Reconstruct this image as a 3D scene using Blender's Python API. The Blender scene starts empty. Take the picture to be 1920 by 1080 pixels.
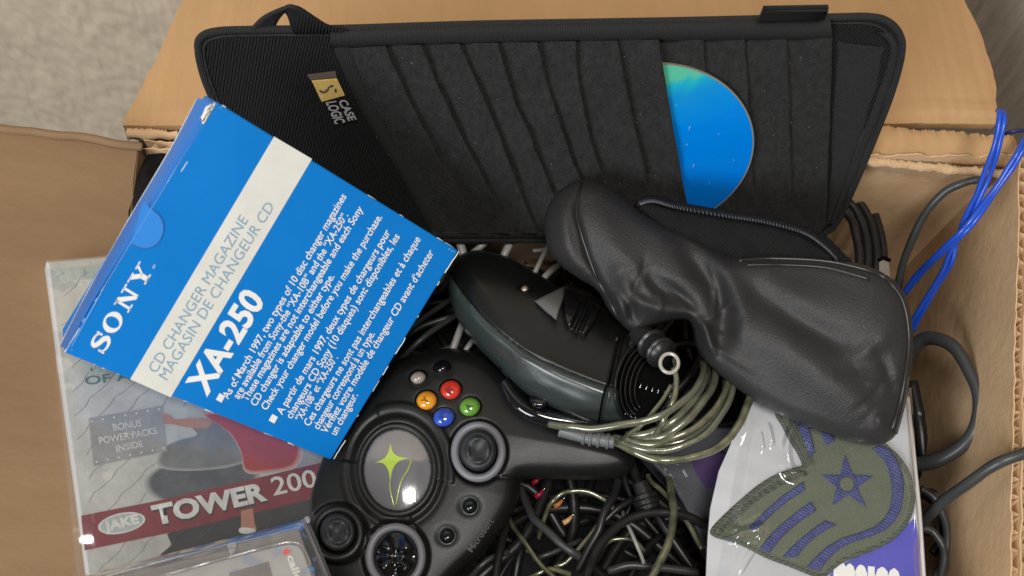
import bpy, bmesh, math, random
import numpy as np
from mathutils import Vector, Matrix, noise
random.seed(7)
SC = bpy.context.scene; COL = SC.collection
# ------------------------------------------------------------------ camera
F = 1663.0; TH = math.radians(25); D0 = .41
CX = np.array([1., 0, 0]); CY = np.array([0, math.cos(TH), math.sin(TH)]); CZ = np.array([0, -math.sin(TH), math.cos(TH)])
CP = np.array([0, -D0*math.sin(TH), D0*math.cos(TH)])
cd = bpy.data.cameras.new('camera'); cam = bpy.data.objects.new('camera', cd); COL.objects.link(cam)
cam.location = CP; cam.rotation_euler = (TH, 0, 0)
cd.sensor_width = 36; cd.lens = F/1920*36; cd.clip_start = .01; cd.clip_end = 20
cd.dof.use_dof = True; cd.dof.focus_distance = .415; cd.dof.aperture_fstop = 10
SC.camera = cam
# ------------------------------------------------------------------ light
W = bpy.data.worlds.new('World'); SC.world = W; W.use_nodes = True
W.node_tree.nodes['Background'].inputs[0].default_value = (.90, .90, .92, 1)
W.node_tree.nodes['Background'].inputs[1].default_value = .13
def lamp(name, loc, aim, sx, sy, power, col):
    l = bpy.data.lights.new(name, 'AREA'); l.shape = 'RECTANGLE'; l.size = sx; l.size_y = sy; l.energy = power; l.color = col
    o = bpy.data.objects.new(name, l); COL.objects.link(o); o.location = loc
    o.rotation_euler = (Vector(aim)-Vector(loc)).to_track_quat('-Z', 'Y').to_euler(); return o
lamp('ceiling_lamp', (.02, -.36, 1.32), (0, .05, 0), .32, .28, 15, (1, .96, .90))
lamp('window_light', (-.90, -1.0, .86), (0, .02, -.05), .75, .5, 22, (.93, .96, 1))
SC.view_settings.view_transform = 'Standard'; SC.view_settings.look = 'None'; SC.view_settings.exposure = -.05
# ------------------------------------------------------------------ geometry helpers
def ray(px, py): return ((px-960)/F)*CX-((py-540)/F)*CY-CZ
def PD(px, py, d): return CP+ray(px, py)*d                      # point at a depth
def PZ(px, py, z):                                              # point at a height
    r = ray(px, py); return CP+r*((z-CP[2])/r[2])
class Fr:                                                       # local frame: x along a, y up the sheet, z towards the viewer
    def __init__(s, a, b, c, origin=None):
        a, b, c = map(np.array, (a, b, c)); s.o = a if origin is None else np.array(origin)
        s.x = (b-a)/np.linalg.norm(b-a); n = np.cross(b-a, c-a); n /= np.linalg.norm(n)
        if n@(CP-a) < 0: n = -n
        s.n = n; s.y = np.cross(n, s.x)
        s.M = Matrix(((s.x[0], s.y[0], n[0], s.o[0]), (s.x[1], s.y[1], n[1], s.o[1]), (s.x[2], s.y[2], n[2], s.o[2]), (0, 0, 0, 1)))
    def uv(s, px, py, h=0):
        r = ray(px, py); t = ((s.o+s.n*h-CP)@s.n)/(r@s.n); p = CP+r*t-s.o
        return (float(p@s.x), float(p@s.y))
    def uvs(s, pts, h=0): return [s.uv(*p, h=h) for p in pts]
    def loc(s, w): d = np.array(w)-s.o; return (float(d@s.x), float(d@s.y), float(d@s.n))
def FrZ(z, p0, p1, tx=0, ty=0):                                 # near-horizontal sheet: height z at p0, slopes tx, ty
    a = PZ(p0[0], p0[1], z)
    n = np.array([-tx, -ty, 1.]); 
    def hit(px, py):
        r = ray(px, py); return CP+r*(((a-CP)@n)/(r@n))
    b = hit(*p1); c = hit(p0[0]+100*(p1[1]-p0[1])/500+7, p0[1]-100)
    return Fr(a, b, c)
def me_obj(name, verts, faces, mat, parent=None, smooth=False, M=None):
    me = bpy.data.meshes.new(name); me.from_pydata([tuple(map(float, v)) for v in verts], [], [tuple(f) for f in faces]); me.update()
    if smooth: me.polygons.foreach_set('use_smooth', [True]*len(me.polygons))
    o = bpy.data.objects.new(name, me); COL.objects.link(o)
    if mat: me.materials.append(mat)
    if parent: o.parent = parent
    if M is not None: o.matrix_basis = M
    return o
def bm_obj(name, bm, mat, parent=None, smooth=False, M=None):
    me = bpy.data.meshes.new(name); bm.normal_update(); bm.to_mesh(me); bm.free()
    if smooth: me.polygons.foreach_set('use_smooth', [True]*len(me.polygons))
    o = bpy.data.objects.new(name, me); COL.objects.link(o)
    if mat: me.materials.append(mat)
    if parent: o.parent = parent
    if M is not None: o.matrix_basis = M
    return o
def thing(name, label, cat, M=None, group=None):
    o = bpy.data.objects.new(name, None); COL.objects.link(o); o.empty_display_size = .02
    if M is not None: o.matrix_basis = M
    return tag(o, label, cat, group)
def tag(o, label=None, cat=None, group=None, kind=None):
    for k, v in (('label', label), ('category', cat), ('group', group), ('kind', kind)):
        if v: o[k] = v
    return o
def spl(pts, n=8, closed=False):                                # Catmull-Rom
    P = np.array(pts, float); m = len(P); out = []
    rng = range(m) if closed else range(m-1)
    for i in rng:
        if closed: a, b, c, d = P[(i-1) % m], P[i], P[(i+1) % m], P[(i+2) % m]
        else: a, b, c, d = P[max(i-1, 0)], P[i], P[i+1], P[min(i+2, m-1)]
        for k in range(n):
            t = k/n; out.append(.5*((2*b)+(-a+c)*t+(2*a-5*b+4*c-d)*t*t+(-a+3*b-3*c+d)*t**3))
    if not closed: out.append(P[-1])
    return np.array(out)
def tube_data(pts, r, seg=8, closed=False, cap=True):
    P = [Vector(p) for p in pts]; n = len(P); rr = r if hasattr(r, '__len__') else [r]*n
    V = []; Fc = []; up = None
    for i in range(n):
        if closed: t = (P[(i+1) % n]-P[i-1])
        else: t = P[min(i+1, n-1)]-P[max(i-1, 0)]
        t.normalize()
        if up is None: up = t.orthogonal().normalized()
        up = (up-t*up.dot(t)).normalized(); s = t.cross(up)
        for k in range(seg):
            a = 2*math.pi*k/seg; V.append(P[i]+(up*math.cos(a)+s*math.sin(a))*rr[i])
    for i in range(n if closed else n-1):
        j = (i+1) % n
        for k in range(seg):
            l = (k+1) % seg; Fc.append((i*seg+k, i*seg+l, j*seg+l, j*seg+k))
    if cap and not closed: Fc.append(tuple(range(seg))[::-1]); Fc.append(tuple(range((n-1)*seg, n*seg)))
    return V, Fc
def tube(name, pts, r, mat, parent=None, seg=8, closed=False, M=None):
    V, Fc = tube_data(pts, r, seg, closed); return me_obj(name, V, Fc, mat, parent, True, M)
def join(parts):
    V = []; Fc = []
    for v, f in parts:
        b = len(V); V += list(v); Fc += [tuple(i+b for i in q) for q in f]
    return V, Fc
def slab(name, pts, h0, h1, mat, parent=None, bev=0, segs=2, smooth=False):      # polygon extruded along local z
    bm = bmesh.new(); vs = [bm.verts.new((p[0], p[1], h1)) for p in pts]
    f = bm.faces.new(vs); bm.normal_update()
    if f.normal.z < 0: f.normal_flip()
    r = bmesh.ops.extrude_face_region(bm, geom=[f]); low = [g for g in r['geom'] if isinstance(g, bmesh.types.BMFace)]
    ex = [g for g in r['geom'] if isinstance(g, bmesh.types.BMVert)]
    for v in ex: v.co.z = h1
    for v in vs: v.co.z = h0
    bmesh.ops.recalc_face_normals(bm, faces=bm.faces)
    if bev:
        es = [e for e in bm.edges if all(abs(v.co.z-h1) < 1e-9 for v in e.verts)]
        bmesh.ops.bevel(bm, geom=es, offset=bev, segments=segs, profile=.5, affect='EDGES')
    o = bm_obj(name, bm, mat, parent)
    if smooth: 
        o.data.polygons.foreach_set('use_smooth', [True]*len(o.data.polygons))
    return o
def flat(name, polys, h, mat, parent=None):                     # printed ink: flat shapes lying on a surface
    V = []; Fc = []
    for p in polys:
        ar = sum(p[i][0]*p[(i+1) % len(p)][1]-p[(i+1) % len(p)][0]*p[i][1] for i in range(len(p)))
        if ar < 0: p = p[::-1]
        b = len(V); V += [(q[0], q[1], h) for q in p]; Fc.append(tuple(range(b, b+len(p))))
    return me_obj(name, V, Fc, mat, parent)
def ell(c, rx, ry, rot=0, n=32, a0=0, a1=360):
    cs, sn = math.cos(math.radians(rot)), math.sin(math.radians(rot)); out = []
    for k in range(n):
        a = math.radians(a0+(a1-a0)*k/(n if a1-a0 == 360 else n-1)); x, y = rx*math.cos(a), ry*math.sin(a)
        out.append((c[0]+x*cs-y*sn, c[1]+x*sn+y*cs))
    return out
def text(name, s, fr, p0, p1, hpx, mat, parent, h=.00012, bold=0, spacing=1, up=None, thick=0):
    cu = bpy.data.curves.new(name, 'FONT'); cu.body = s; cu.size = 1; cu.offset = bold; cu.resolution_u = 3; cu.space_character = spacing; cu.extrude = 0
    o = bpy.data.objects.new('tmp', cu); COL.objects.link(o)
    dg = bpy.context.evaluated_depsgraph_get(); me = bpy.data.meshes.new_from_object(o.evaluated_get(dg)); bpy.data.objects.remove(o)
    co = np.array([v.co[:] for v in me.vertices]); x0, x1 = co[:, 0].min(), co[:, 0].max()
    a = np.array(fr.uv(*p0, h=h)); b = np.array(fr.uv(*p1, h=h)); d = np.array([p1[0]-p0[0], p1[1]-p0[1]], float); L = np.hypot(*d)
    if up is None: up = (d[1]/L*hpx, -d[0]/L*hpx)
    c = np.array(fr.uv(p0[0]+up[0], p0[1]+up[1], h=h))-a
    cap = .70
    for v, q in zip(me.vertices, co):
        w = a+(b-a)*(q[0]-x0)/(x1-x0)+c*q[1]/cap; v.co = (w[0], w[1], h)
    me.update(); me.name = name; me.materials.clear(); me.materials.append(mat)
    if me.polygons and sum(p.normal.z for p in me.polygons) < 0: me.flip_normals()
    o = bpy.data.objects.new(name, me); COL.objects.link(o); o.parent = parent; return o
def sdf(P, poly):                                               # positive inside
    A = np.array(poly, float); B = np.roll(A, -1, 0); d = np.full(len(P), 1e9); ins = np.zeros(len(P), bool); near = np.zeros((len(P), 2))
    for a, b in zip(A, B):
        e = b-a; w = P-a; t = np.clip((w@e)/(e@e+1e-12), 0, 1); q = a+t[:, None]*e; dd = np.hypot(*(P-q).T)
        m = dd < d; d[m] = dd[m]; near[m] = q[m]
        c = ((a[1] <= P[:, 1]) != (b[1] <= P[:, 1])); xi = a[0]+(P[:, 1]-a[1])*(e[0])/(e[1] if e[1] else 1e-12)
        ins ^= c & (P[:, 0] < xi)
    return np.where(ins, d, -d), near
def segd(X, Y, line):                                           # distance to a polyline, and position along it
    d = np.full(X.shape, 1e9); s = np.zeros(X.shape); L = np.array(line, float); n = len(L)-1
    for i in range(n):
        a, b = L[i], L[i+1]; e = b-a; t = np.clip(((X-a[0])*e[0]+(Y-a[1])*e[1])/(e@e), 0, 1)
        q = np.hypot(X-a[0]-t*e[0], Y-a[1]-t*e[1]); m = q < d; d[m] = q[m]; s[m] = (i+t[m])/n
    return d, s
def sided(X, Y, line):                                          # signed distance (left of travel positive)
    d = np.full(X.shape, 1e9); sg = np.zeros(X.shape); s = np.zeros(X.shape); L = np.array(line, float); n = len(L)-1
    for i in range(n):
        a, b = L[i], L[i+1]; e = b-a; t = np.clip(((X-a[0])*e[0]+(Y-a[1])*e[1])/(e@e), 0, 1)
        q = np.hypot(X-a[0]-t*e[0], Y-a[1]-t*e[1]); m = q < d; d[m] = q[m]; s[m] = (i+t[m])/n
        sg[m] = np.sign(e[0]*(Y[m]-a[1])-e[1]*(X[m]-a[0]))
    return -d*sg, s
def pillow(name, outline, fr, hfun, bfun, cell, mat, parent=None, smooth_outline=True, h0=0, top=False):
    ol = spl(outline, 8, True) if smooth_outline else np.array(outline, float)
    x0, y0 = ol.min(0)-cell*2; x1, y1 = ol.max(0)+cell*2
    xs = np.arange(x0, x1, cell); ys = np.arange(y0, y1, cell); X, Y = np.meshgrid(xs, ys); P = np.stack([X.ravel(), Y.ravel()], 1)
    d, near = sdf(P, ol); m = (d < .62*cell) & (d > -1.45*cell); 
    inside = d > -.62*cell; snap = inside & (d < .62*cell); P[snap] = near[snap]; d[snap] = 0
    hh = hfun(P[:, 0], P[:, 1], np.maximum(d, 0)); bb = bfun(P[:, 0], P[:, 1], np.maximum(d, 0)) if not top else hh*0
    nx, ny = len(xs), len(ys); idt = -np.ones(len(P), int); idb = idt.copy(); V = []; Fc = []
    for i in np.nonzero(inside)[0]:
        z = h0+(float(hh[i]) if (d[i] > 0 or top) else 0.); u, v = fr.uv(P[i, 0], P[i, 1], z); idt[i] = len(V); V.append((u, v, z))
        if d[i] > 0 and not top: u, v = fr.uv(P[i, 0], P[i, 1], h0); idb[i] = len(V); V.append((u, v, h0-float(bb[i])))
        else: idb[i] = idt[i]
    for j in range(ny-1):
        for i in range(nx-1):
            q = (j*nx+i, (j+1)*nx+i, (j+1)*nx+i+1, j*nx+i+1)
            if all(idt[k] >= 0 for k in q):
                Fc.append(tuple(idt[k] for k in q))
                if any(idb[k] != idt[k] for k in q): Fc.append(tuple(idb[k] for k in q[::-1]))
    return me_obj(name, V, Fc, mat, parent, True)
def rnd(d, w, H): t = np.clip(d/w, 0, 1); return H*np.sqrt(np.maximum(0, 1-(1-t)**2))
# ------------------------------------------------------------------ materials
def mat(name, col, rough=.5, metal=0, spec=.5, bump=None, var=None, coat=0, coatr=.1, stretch=None, sheen=0, trans=0, ior=1.45, wave=None, bump2=None):
    m = bpy.data.materials.new(name); m.use_nodes = True; nt = m.node_tree; b = nt.nodes['Principled BSDF']; N = nt.nodes.new; Lk = nt.links.new
    c = (*col, 1) if len(col) == 3 else col
    b.inputs['Base Color'].default_value = c; b.inputs['Roughness'].default_value = rough; b.inputs['Metallic'].default_value = metal
    b.inputs['Specular IOR Level'].default_value = spec; b.inputs['Coat Weight'].default_value = coat; b.inputs['Coat Roughness'].default_value = coatr
    b.inputs['Sheen Weight'].default_value = sheen; b.inputs['Transmission Weight'].default_value = trans; b.inputs['IOR'].default_value = ior
    tc = N('ShaderNodeTexCoord'); mp = N('ShaderNodeMapping'); Lk(tc.outputs['Object'], mp.inputs[0])
    if stretch: mp.inputs['Rotation'].default_value[2] = math.radians(stretch[0]); mp.inputs['Scale'].default_value = stretch[1]
    if var:                                                     # (scale, second colour, contrast)
        n = N('ShaderNodeTexNoise'); n.inputs['Scale'].default_value = var[0]; n.inputs['Detail'].default_value = 6; n.inputs['Roughness'].default_value = .65
        Lk(mp.outputs[0], n.inputs['Vector']); r = N('ShaderNodeValToRGB'); k = var[2]
        r.color_ramp.elements[0].position = .5-k; r.color_ramp.elements[1].position = .5+k
        r.color_ramp.elements[0].color = c; r.color_ramp.elements[1].color = (*var[1], 1)
        Lk(n.outputs[0], r.inputs[0]); Lk(r.outputs[0], b.inputs['Base Color'])
        rr = N('ShaderNodeMapRange'); rr.inputs[3].default_value = max(rough-.07, .02); rr.inputs[4].default_value = min(rough+.09, 1); Lk(n.outputs[0], rr.inputs[0]); Lk(rr.outputs[0], b.inputs['Roughness'])
    last = None
    def addb(src, st, dist):
        nonlocal last
        bp = N('ShaderNodeBump'); bp.inputs['Strength'].default_value = st; bp.inputs['Distance'].default_value = dist; Lk(src, bp.inputs['Height'])
        if last: Lk(last, bp.inputs['Normal'])
        last = bp.outputs[0]
    for bu in (bump, bump2):
        if bu:
            n = N('ShaderNodeTexNoise'); n.inputs['Scale'].default_value = bu[0]; n.inputs['Detail'].default_value = bu[3] if len(bu) > 3 else 4; Lk(mp.outputs[0], n.inputs['Vector']); addb(n.outputs[0], bu[1], bu[2])
    if wave:                                                    # (scale, strength, distance, rotation, distortion)
        mp2 = N('ShaderNodeMapping'); mp2.inputs['Rotation'].default_value[2] = math.radians(wave[3]); Lk(tc.outputs['Object'], mp2.inputs[0])
        w = N('ShaderNodeTexWave'); w.inputs['Scale'].default_value = wave[0]; w.inputs['Distortion'].default_value = wave[4]; w.inputs['Detail'].default_value = 2; w.inputs['Detail Scale'].default_value = 2
        Lk(mp2.outputs[0], w.inputs[0]); addb(w.outputs[0], wave[1], wave[2])
    if last:
        Lk(last, b.inputs['Normal'])
        if coat: Lk(last, b.inputs['Coat Normal'])
    return m
KB = (.56, .36, .18)
M = {}
M['kraft'] = mat('kraft_cardboard', (.33, .190, .085), .82, spec=.25, var=(16, (.44, .27, .13), .28), bump=(700, .35, .0004), bump2=(60, .35, .0015), stretch=(0, (1.4, .35, 1)), wave=(42, .22, .0006, 0, 1.5))
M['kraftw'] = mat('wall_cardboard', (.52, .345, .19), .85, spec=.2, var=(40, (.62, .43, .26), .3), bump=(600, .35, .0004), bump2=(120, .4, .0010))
M['kraft_shade'] = mat('shaded_kraft_cardboard', (.185, .115, .062), .8, spec=.25, var=(11, (.26, .165, .092), .3), bump=(500, .25, .0004), bump2=(70, .35, .0012), stretch=(0, (.6, 1.3, 1)), wave=(30, .08, .0006, 90, 1.5))  # darker copy of the kraft: the left flap's shade is put into the colour
M['kraftedge'] = mat('torn_cardboard_edge', (.42, .275, .15), .95, spec=.1, var=(160, (.58, .41, .25), .25), bump=(900, .8, .0008))
M['plaster'] = mat('textured_plaster', (.50, .42, .315), .75, spec=.35, var=(10, (.57, .485, .37), .3), bump=(55, .8, .0060, 1.2), bump2=(170, .25, .0012, 1), stretch=(0, (1.6, 1, .7)))
M['plaster2'] = mat('side_wall_surface', (.30, .265, .22), .9, spec=.2, var=(150, (.45, .40, .34), .22), bump=(90, .6, .003), stretch=(0, (1, 1, .12)))
M['carpet'] = mat('floor_carpet', (.12, .10, .085), 1, bump=(600, 1, .004), var=(300, (.2, .17, .14), .2))
M['blue'] = mat('blue_carton_print', (.0, .146, .46), .48, spec=.25, var=(18, (.001, .165, .52), .25), bump=(28, .25, .0016), bump2=(400, .08, .0003), coat=.06, coatr=.2)
M['white'] = mat('white_print', (.72, .72, .69), .45, var=(60, (.66, .65, .61), .2))
M['cream'] = mat('white_band_print', (.62, .615, .565), .5, var=(45, (.56, .55, .50), .16))
M['greyblue'] = mat('blue_lettering', (.20, .32, .42), .5)
M['board'] = mat('raw_carton_board', (.62, .60, .54), .9, bump=(900, .5, .0003))
M['ink'] = mat('black_ink', (.012, .012, .013), .4)
# ================================================================== SETTING
wall = me_obj('wall', [(-1.2, .30, -.32), (.315, .30, -.32), (.315, .30, 1.1), (-1.2, .30, 1.1)], [(0, 1, 2, 3)], M['plaster']); tag(wall, kind='structure')
sw = me_obj('side_wall', [(.315, .30, -.32), (.315, -1.2, -.32), (.315, -1.2, .2), (.315, .30, .2)], [(0, 1, 2, 3)], M['plaster2']); tag(sw, kind='structure')
fl = me_obj('floor', [(-1.2, -1.2, -.32), (.315, -1.2, -.32), (.315, .30, -.32), (-1.2, .30, -.32)], [(0, 1, 2, 3)], M['carpet']); tag(fl, kind='structure')
# ================================================================== CARDBOARD BOX
box = thing('cardboard_box', 'open corrugated cardboard box holding all the electronics, its flaps folded out', 'box', Matrix.Translation((0, 0, -.3)))
BI = Matrix.Translation((0, 0, .3))
def v3(*a): return np.array(a, float)
def jit(p, s, a): return noise.noise(Vector(p)*s)*a
def sheet(A, B, C, D, n, nu, nv, rag=0, bow=0, ragside=0, off=0, sc=160):
    # grid quad A-B (exposed ragged edge) to D-C, pushed along n
    V = []; Fc = []
    for j in range(nv+1):
        for i in range(nu+1):
            u, v = i/nu, j/nv; p = (A*(1-u)+B*u)*(1-v)+(D*(1-u)+C*u)*v
            e = (D-A)/np.linalg.norm(D-A)
            if rag and v < .12: p = p+e*(jit(p, sc, rag)+jit(p+3, sc*3.3, rag*.6))*(1-v/.12)
            if ragside and (i in (0, nu)): p = p+(B-A)/np.linalg.norm(B-A)*jit(p, 130, ragside)
            p = p+n*(off+bow*math.sin(math.pi*u)*v+jit(p, 18, .0012))
            V.append(p)
    for j in range(nv):
        for i in range(nu): a = j*(nu+1)+i; Fc.append((a, a+1, a+nu+2, a+nu+1))
    return V, Fc
def liner(A, B, C, D, n, nu, nv, t=.0006, off=0, **k):
    a = sheet(A, B, C, D, n, nu, nv, off=off, **k); b = sheet(A, B, C, D, n, nu, nv, off=off-t, **k); V, Fc = join([a, (b[0], [f[::-1] for f in b[1]])])
    k0 = (nu+1)*(nv+1)
    for i in range(nu):
        Fc.append((i+1, i, i+k0, i+1+k0)); j = nv*(nu+1)+i; Fc.append((j, j+1, j+1+k0, j+k0))
    for j in range(nv):
        a_ = j*(nu+1); Fc.append((a_, a_+nu+1, a_+nu+1+k0, a_+k0)); a_ += nu; Fc.append((a_+nu+1, a_, a_+k0, a_+nu+1+k0))
    return V, Fc
def flutes(A, B, C, D, n, off, amp, pitch, depth=.05, inset=.0012, t=.0004):
    L = np.linalg.norm(B-A); N = int(L/pitch*8); V = []; Fc = []; e = (D-A)/np.linalg.norm(D-A); f = (C-B)/np.linalg.norm(C-B)
    for i in range(N+1):
        u = i/N; p = A*(1-u)+B*u; g = e*(1-u)+f*u; w = amp*math.sin(i/8*2*math.pi); ins = inset+jit(p, 300, .0012)
        for dd in (w, w-t): V += [p+n*(off+dd)+g*ins, p+n*(off+dd)+g*depth]
    for i in range(N):
        a = i*4; b = a+4
        Fc += [(a, b, b+1, a+1), (a+3, b+3, b+2, a+2), (a+2, b+2, b, a)]
    return V, Fc
def board(name, A, B, C, D, n, layers=1, mats=(None, None), th=.0045, nu=60, nv=16, rag=.0012, pitch=.0075, bow=0, label=None, ragside=0):
    n = n/np.linalg.norm(n); o = None; P = []
    front = liner(A, B, C, D, n, nu, nv, rag=rag, bow=bow, ragside=ragside)
    o = me_obj(name, *front, mats[0], box, True, BI)
    o.data.polygons.foreach_set('use_smooth', [False]*len(o.data.polygons))
    for k in range(layers):
        w = flutes(A, B, C, D, n, -.0006-(k+.5)*th, (th-.0006)/2, pitch, inset=.002 if k == 0 else .001)
        me_obj('flute', *w, M['kraftedge'], o, True)
        b = liner(A, B, C, D, n, nu, nv, rag=rag*.8, bow=bow, off=-(k+1)*th-.0004*k, sc=190)
        me_obj('liner', *b, mats[1] or mats[0], o)
    if label: o['label'] = label
    return o
RA, RB = v3(.2515, .075, .002), v3(.1915, -.155, .002)           # right rim, back to front
LA, LB = v3(-.186, .078, 0), v3(-.168, -.155, 0)
Zb = -.29
# right wall: double-wall board, exposed corrugated edge along the rim
board('right_wall', RA, RB, RB+v3(-.004, 0, Zb), RA+v3(-.012, 0, Zb), v3(-1, -.26, 0), 2, (M['kraftw'], M['kraftw']), nu=90, nv=30, rag=.0014)
board('left_wall', LB, LA, LA+v3(.004, 0, Zb), LB+v3(.004, 0, Zb), v3(1, .08, 0), 1, (M['kraft_shade'], None), nu=50, nv=12, rag=.0006)
BA, BB = v3(-.186, .0785, -.004), v3(.252, .0755, -.004)
board('back_wall', BB+v3(0, -.0005, 0), BA, BA+v3(0, -.006, Zb), BB+v3(0, -.006, Zb), v3(0, -1, 0), 1, (M['kraftw'], None), nu=160, nv=20, rag=.0028)
board('front_wall', LB, RB, RB+v3(0, 0, Zb), LB+v3(0, 0, Zb), v3(0, 1, 0), 1, (M['kraftw'], None), nu=40, nv=6)
me_obj('box_bottom', [LB+v3(0, 0, Zb), RB+v3(0, 0, Zb), RA+v3(0, 0, Zb), LA+v3(0, 0, Zb)], [(0, 1, 2, 3)], M['kraftw'], box, M=BI)
# back flap: rises over the rim in a rolled crease and leans back against the wall
FLq = [PD(228, 236, .456), PD(1870, 232, .456), PD(1752, -170, .52), PD(424, -170, .52)]
fn = np.cross(FLq[1]-FLq[0], FLq[3]-FLq[0]); fn /= np.linalg.norm(fn)
def backflap():
    nu, nv = 150, 40; A, B, C, D = FLq; V = []; Fc = []; t = .0042
    def P(u, v, k):
        q = (A*(1-u)+B*u)*(1-v)+(D*(1-u)+C*u)*v
        # curl of the right hand side and crush marks
        q = q+fn*(.004*math.exp(-((u-.93)/.05)**2)*math.sin(v*3)+jit(q, 22, .0016)+.0012*math.exp(-((v-.06)/.018)**2)*(1 if u > .5 else .2))
        if u in (0, 1): q = q+(B-A)/np.linalg.norm(B-A)*(jit(q, 60, .0012)+jit(q, 330, .0008)+jit(q, 900, .0006))
        if u == 1: q = q+(B-A)/np.linalg.norm(B-A)*(.006*math.sin(v*5.5))
        if v == 0 and k == 0: q = q+fn*jit(q, 300, .0006)
        return q-fn*(t if k else 0)
    for k in (0, 1):
        for j in range(nv+1):
            for i in range(nu+1): V.append(P(i/nu, j/nv, k))
    K = (nu+1)*(nv+1)
    for j in range(nv):
        for i in range(nu):
            a = j*(nu+1)+i; Fc += [(a, a+1, a+nu+2, a+nu+1), (a+K+nu+1, a+K+nu+2, a+K+1, a+K)]
    for i in range(nu): Fc.append((i+1, i, i+K, i+1+K))
    for j in range(nv):
        a = j*(nu+1); Fc.append((a, a+nu+1, a+nu+1+K, a+K)); a += nu; Fc.append((a+nu+1, a, a+K, a+nu+1+K))
    return V, Fc
bf = me_obj('back_flap', *backflap(), M['kraft'], box, True, BI); bf.data.polygons.foreach_set('use_smooth', [False]*len(bf.data.polygons))
bf['label'] = 'pale orange-brown back flap leaning against the wall'
# torn second ply hanging below the flap on the left, rolled crease on the right
A_, B_ = PD(238, 262, .462), PD(335, 256, .462); C_, D_ = PD(335, 236, .463), PD(232, 238, .463)
me_obj('torn_ply', *liner(A_, B_, C_, D_, CZ, 40, 6, rag=.0016), M['kraft_shade'], bf, False)  # shade below the flap is put into the ply's colour
def crease(px0, px1, ya0, ya1, dep, rad, nm, seedz, mt):
    V = []; Fc = []; n = 220; m = 12
    for i in range(n+1):
        u = i/n; px = px0+(px1-px0)*u; c = PD(px, ya0+(ya1-ya0)*u, dep)
        for k in range(m+1):
            a = math.radians(-60+200*k/m); r = rad*(1+.12*jit(c+seedz, 60, 1)); q = c+CY*math.sin(a)*r*-1+CZ*math.cos(a)*r*.8
            q = q+CY*(jit(q, 150, .0009)+(jit(q, 380, .0008)+jit(q, 1500, .0008) if k in (0, m) else jit(q, 500, .0003))); V.append(q)
    for i in range(n):
        for k in range(m): a = i*(m+1)+k; Fc.append((a, a+1, a+m+2, a+m+1))
    return me_obj(nm, V, Fc, mt, box, True, BI)
crease(1575, 1893, 262, 284, .4525, .0082, 'rolled_crease', 1, M['kraft'])
V_ = crease(1570, 1900, 296, 330, .449, .0023, 'torn_rim', 5, M['kraftedge'])
crease(240, 335, 250, 254, .459, .0026, 'torn_rim', 9, M['kraftw'])
# left flap: folded outwards, rising to the left
e_ = v3(-.0565, -.005, .024); e_ /= np.linalg.norm(e_); hd = (LB-LA)/np.linalg.norm(LB-LA); LA2 = LA+v3(-.0005, .0005, .001)
ln = np.cross(hd, e_); ln = ln if ln[2] > 0 else -ln
lf = board('left_flap', LA2, LA2+e_*.16, LA2+e_*.16+hd*.23, LA2+hd*.23, ln, 1, (M['kraft_shade'], M['kraftedge']), th=.004, nu=60, nv=30, rag=.0012, ragside=.0015)
lf['label'] = 'left flap folded outwards, its shade put into the brown'
def lflap_d(px, py):
    r = ray(px, py); return float(((LA2-CP)@ln)/(r@ln))

tube('folded_edge', spl([LA2+e_*t+ln*(.0006+.0006*math.sin(t*90))+hd*(.0016+.0012*noise.noise(Vector((t*60, 0, 0)))) for t in np.linspace(-.002, .15, 26)], 4), .0022, M['kraft_shade'], box, 8, M=BI)

cb = FrZ(-.014, (300, 330), (345, 300), 0, -.6)  # added black filler standing in for the unlit corner behind the carton
cbg = pillow('corner_shade_fill', [(262, 262), (300, 258), (350, 262), (420, 280), (460, 330), (440, 420), (380, 470), (300, 480), (255, 440), (250, 350), (262, 300)], cb, lambda X, Y, d: rnd(d, 22, .010)+np.array([noise.noise(Vector((x*.03, y*.03, 2)))*.004 for x, y in zip(X, Y)])*np.clip(d/10, 0, 1), lambda X, Y, d: rnd(d, 20, .006), 4, mat('corner_shade_black', (.004, .004, .005), .85, spec=.2, bump=(700, .5, .0005)))
cbg.matrix_basis = cb.M; tag(cbg, 'black cloth added as shade in the back left corner behind the blue carton', 'filler')
# ================================================================== CD MAGAZINE CARTON (blue)
K_ = .955
def camP(px, py, d): return PD(px, py, d)
sA, sB, sC, sD = camP(405, 190, .357*K_), camP(860, 470, .427*K_), camP(621, 863, .4265*K_), camP(119, 661, .357*K_)
sf = Fr(sD, sA, sC)                                             # x runs along the lettering
S = thing('cd_magazine_carton', 'blue carton for a CD changer magazine with white band and white lettering', 'carton', sf.M)
A, B, C, D = [sf.uv(*p) for p in ((405, 190), (860, 470), (621, 863), (119, 661))]
def carton_body():
    T = .026; r = .0011; V = []; Fc = []
    q = [D, A, B, C]; cx = sum(p[0] for p in q)/4; cy = sum(p[1] for p in q)/4; n = len(q)
    ring = []
    for i, p in enumerate(q):                                   # rounded corners
        for k in range(5):
            a = k/4; pr = np.array(q[i-1]); nx = np.array(q[(i+1) % n]); p_ = np.array(p)
            d0 = (pr-p_)/np.linalg.norm(pr-p_); d1 = (nx-p_)/np.linalg.norm(nx-p_); ring.append(p_+d0*r*(1-a)**2+d1*r*a**2)
    m = len(ring); c = np.array((cx, cy))
    for f, h in ((1-.011, 0), (1-.004, -.0002), (1-.0008, -.0006), (1, -.0014), (1, -T)):
        for p in ring: w = c+(p-c)*f; V.append((w[0], w[1], h))
    for l in range(4):
        for i in range(m): Fc.append((l*m+(i+1) % m, l*m+i, (l+1)*m+i, (l+1)*m+(i+1) % m))
    Fc.append(tuple(range(m))); Fc.append(tuple(range(4*m, 5*m))[::-1])
    return V, Fc
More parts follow.
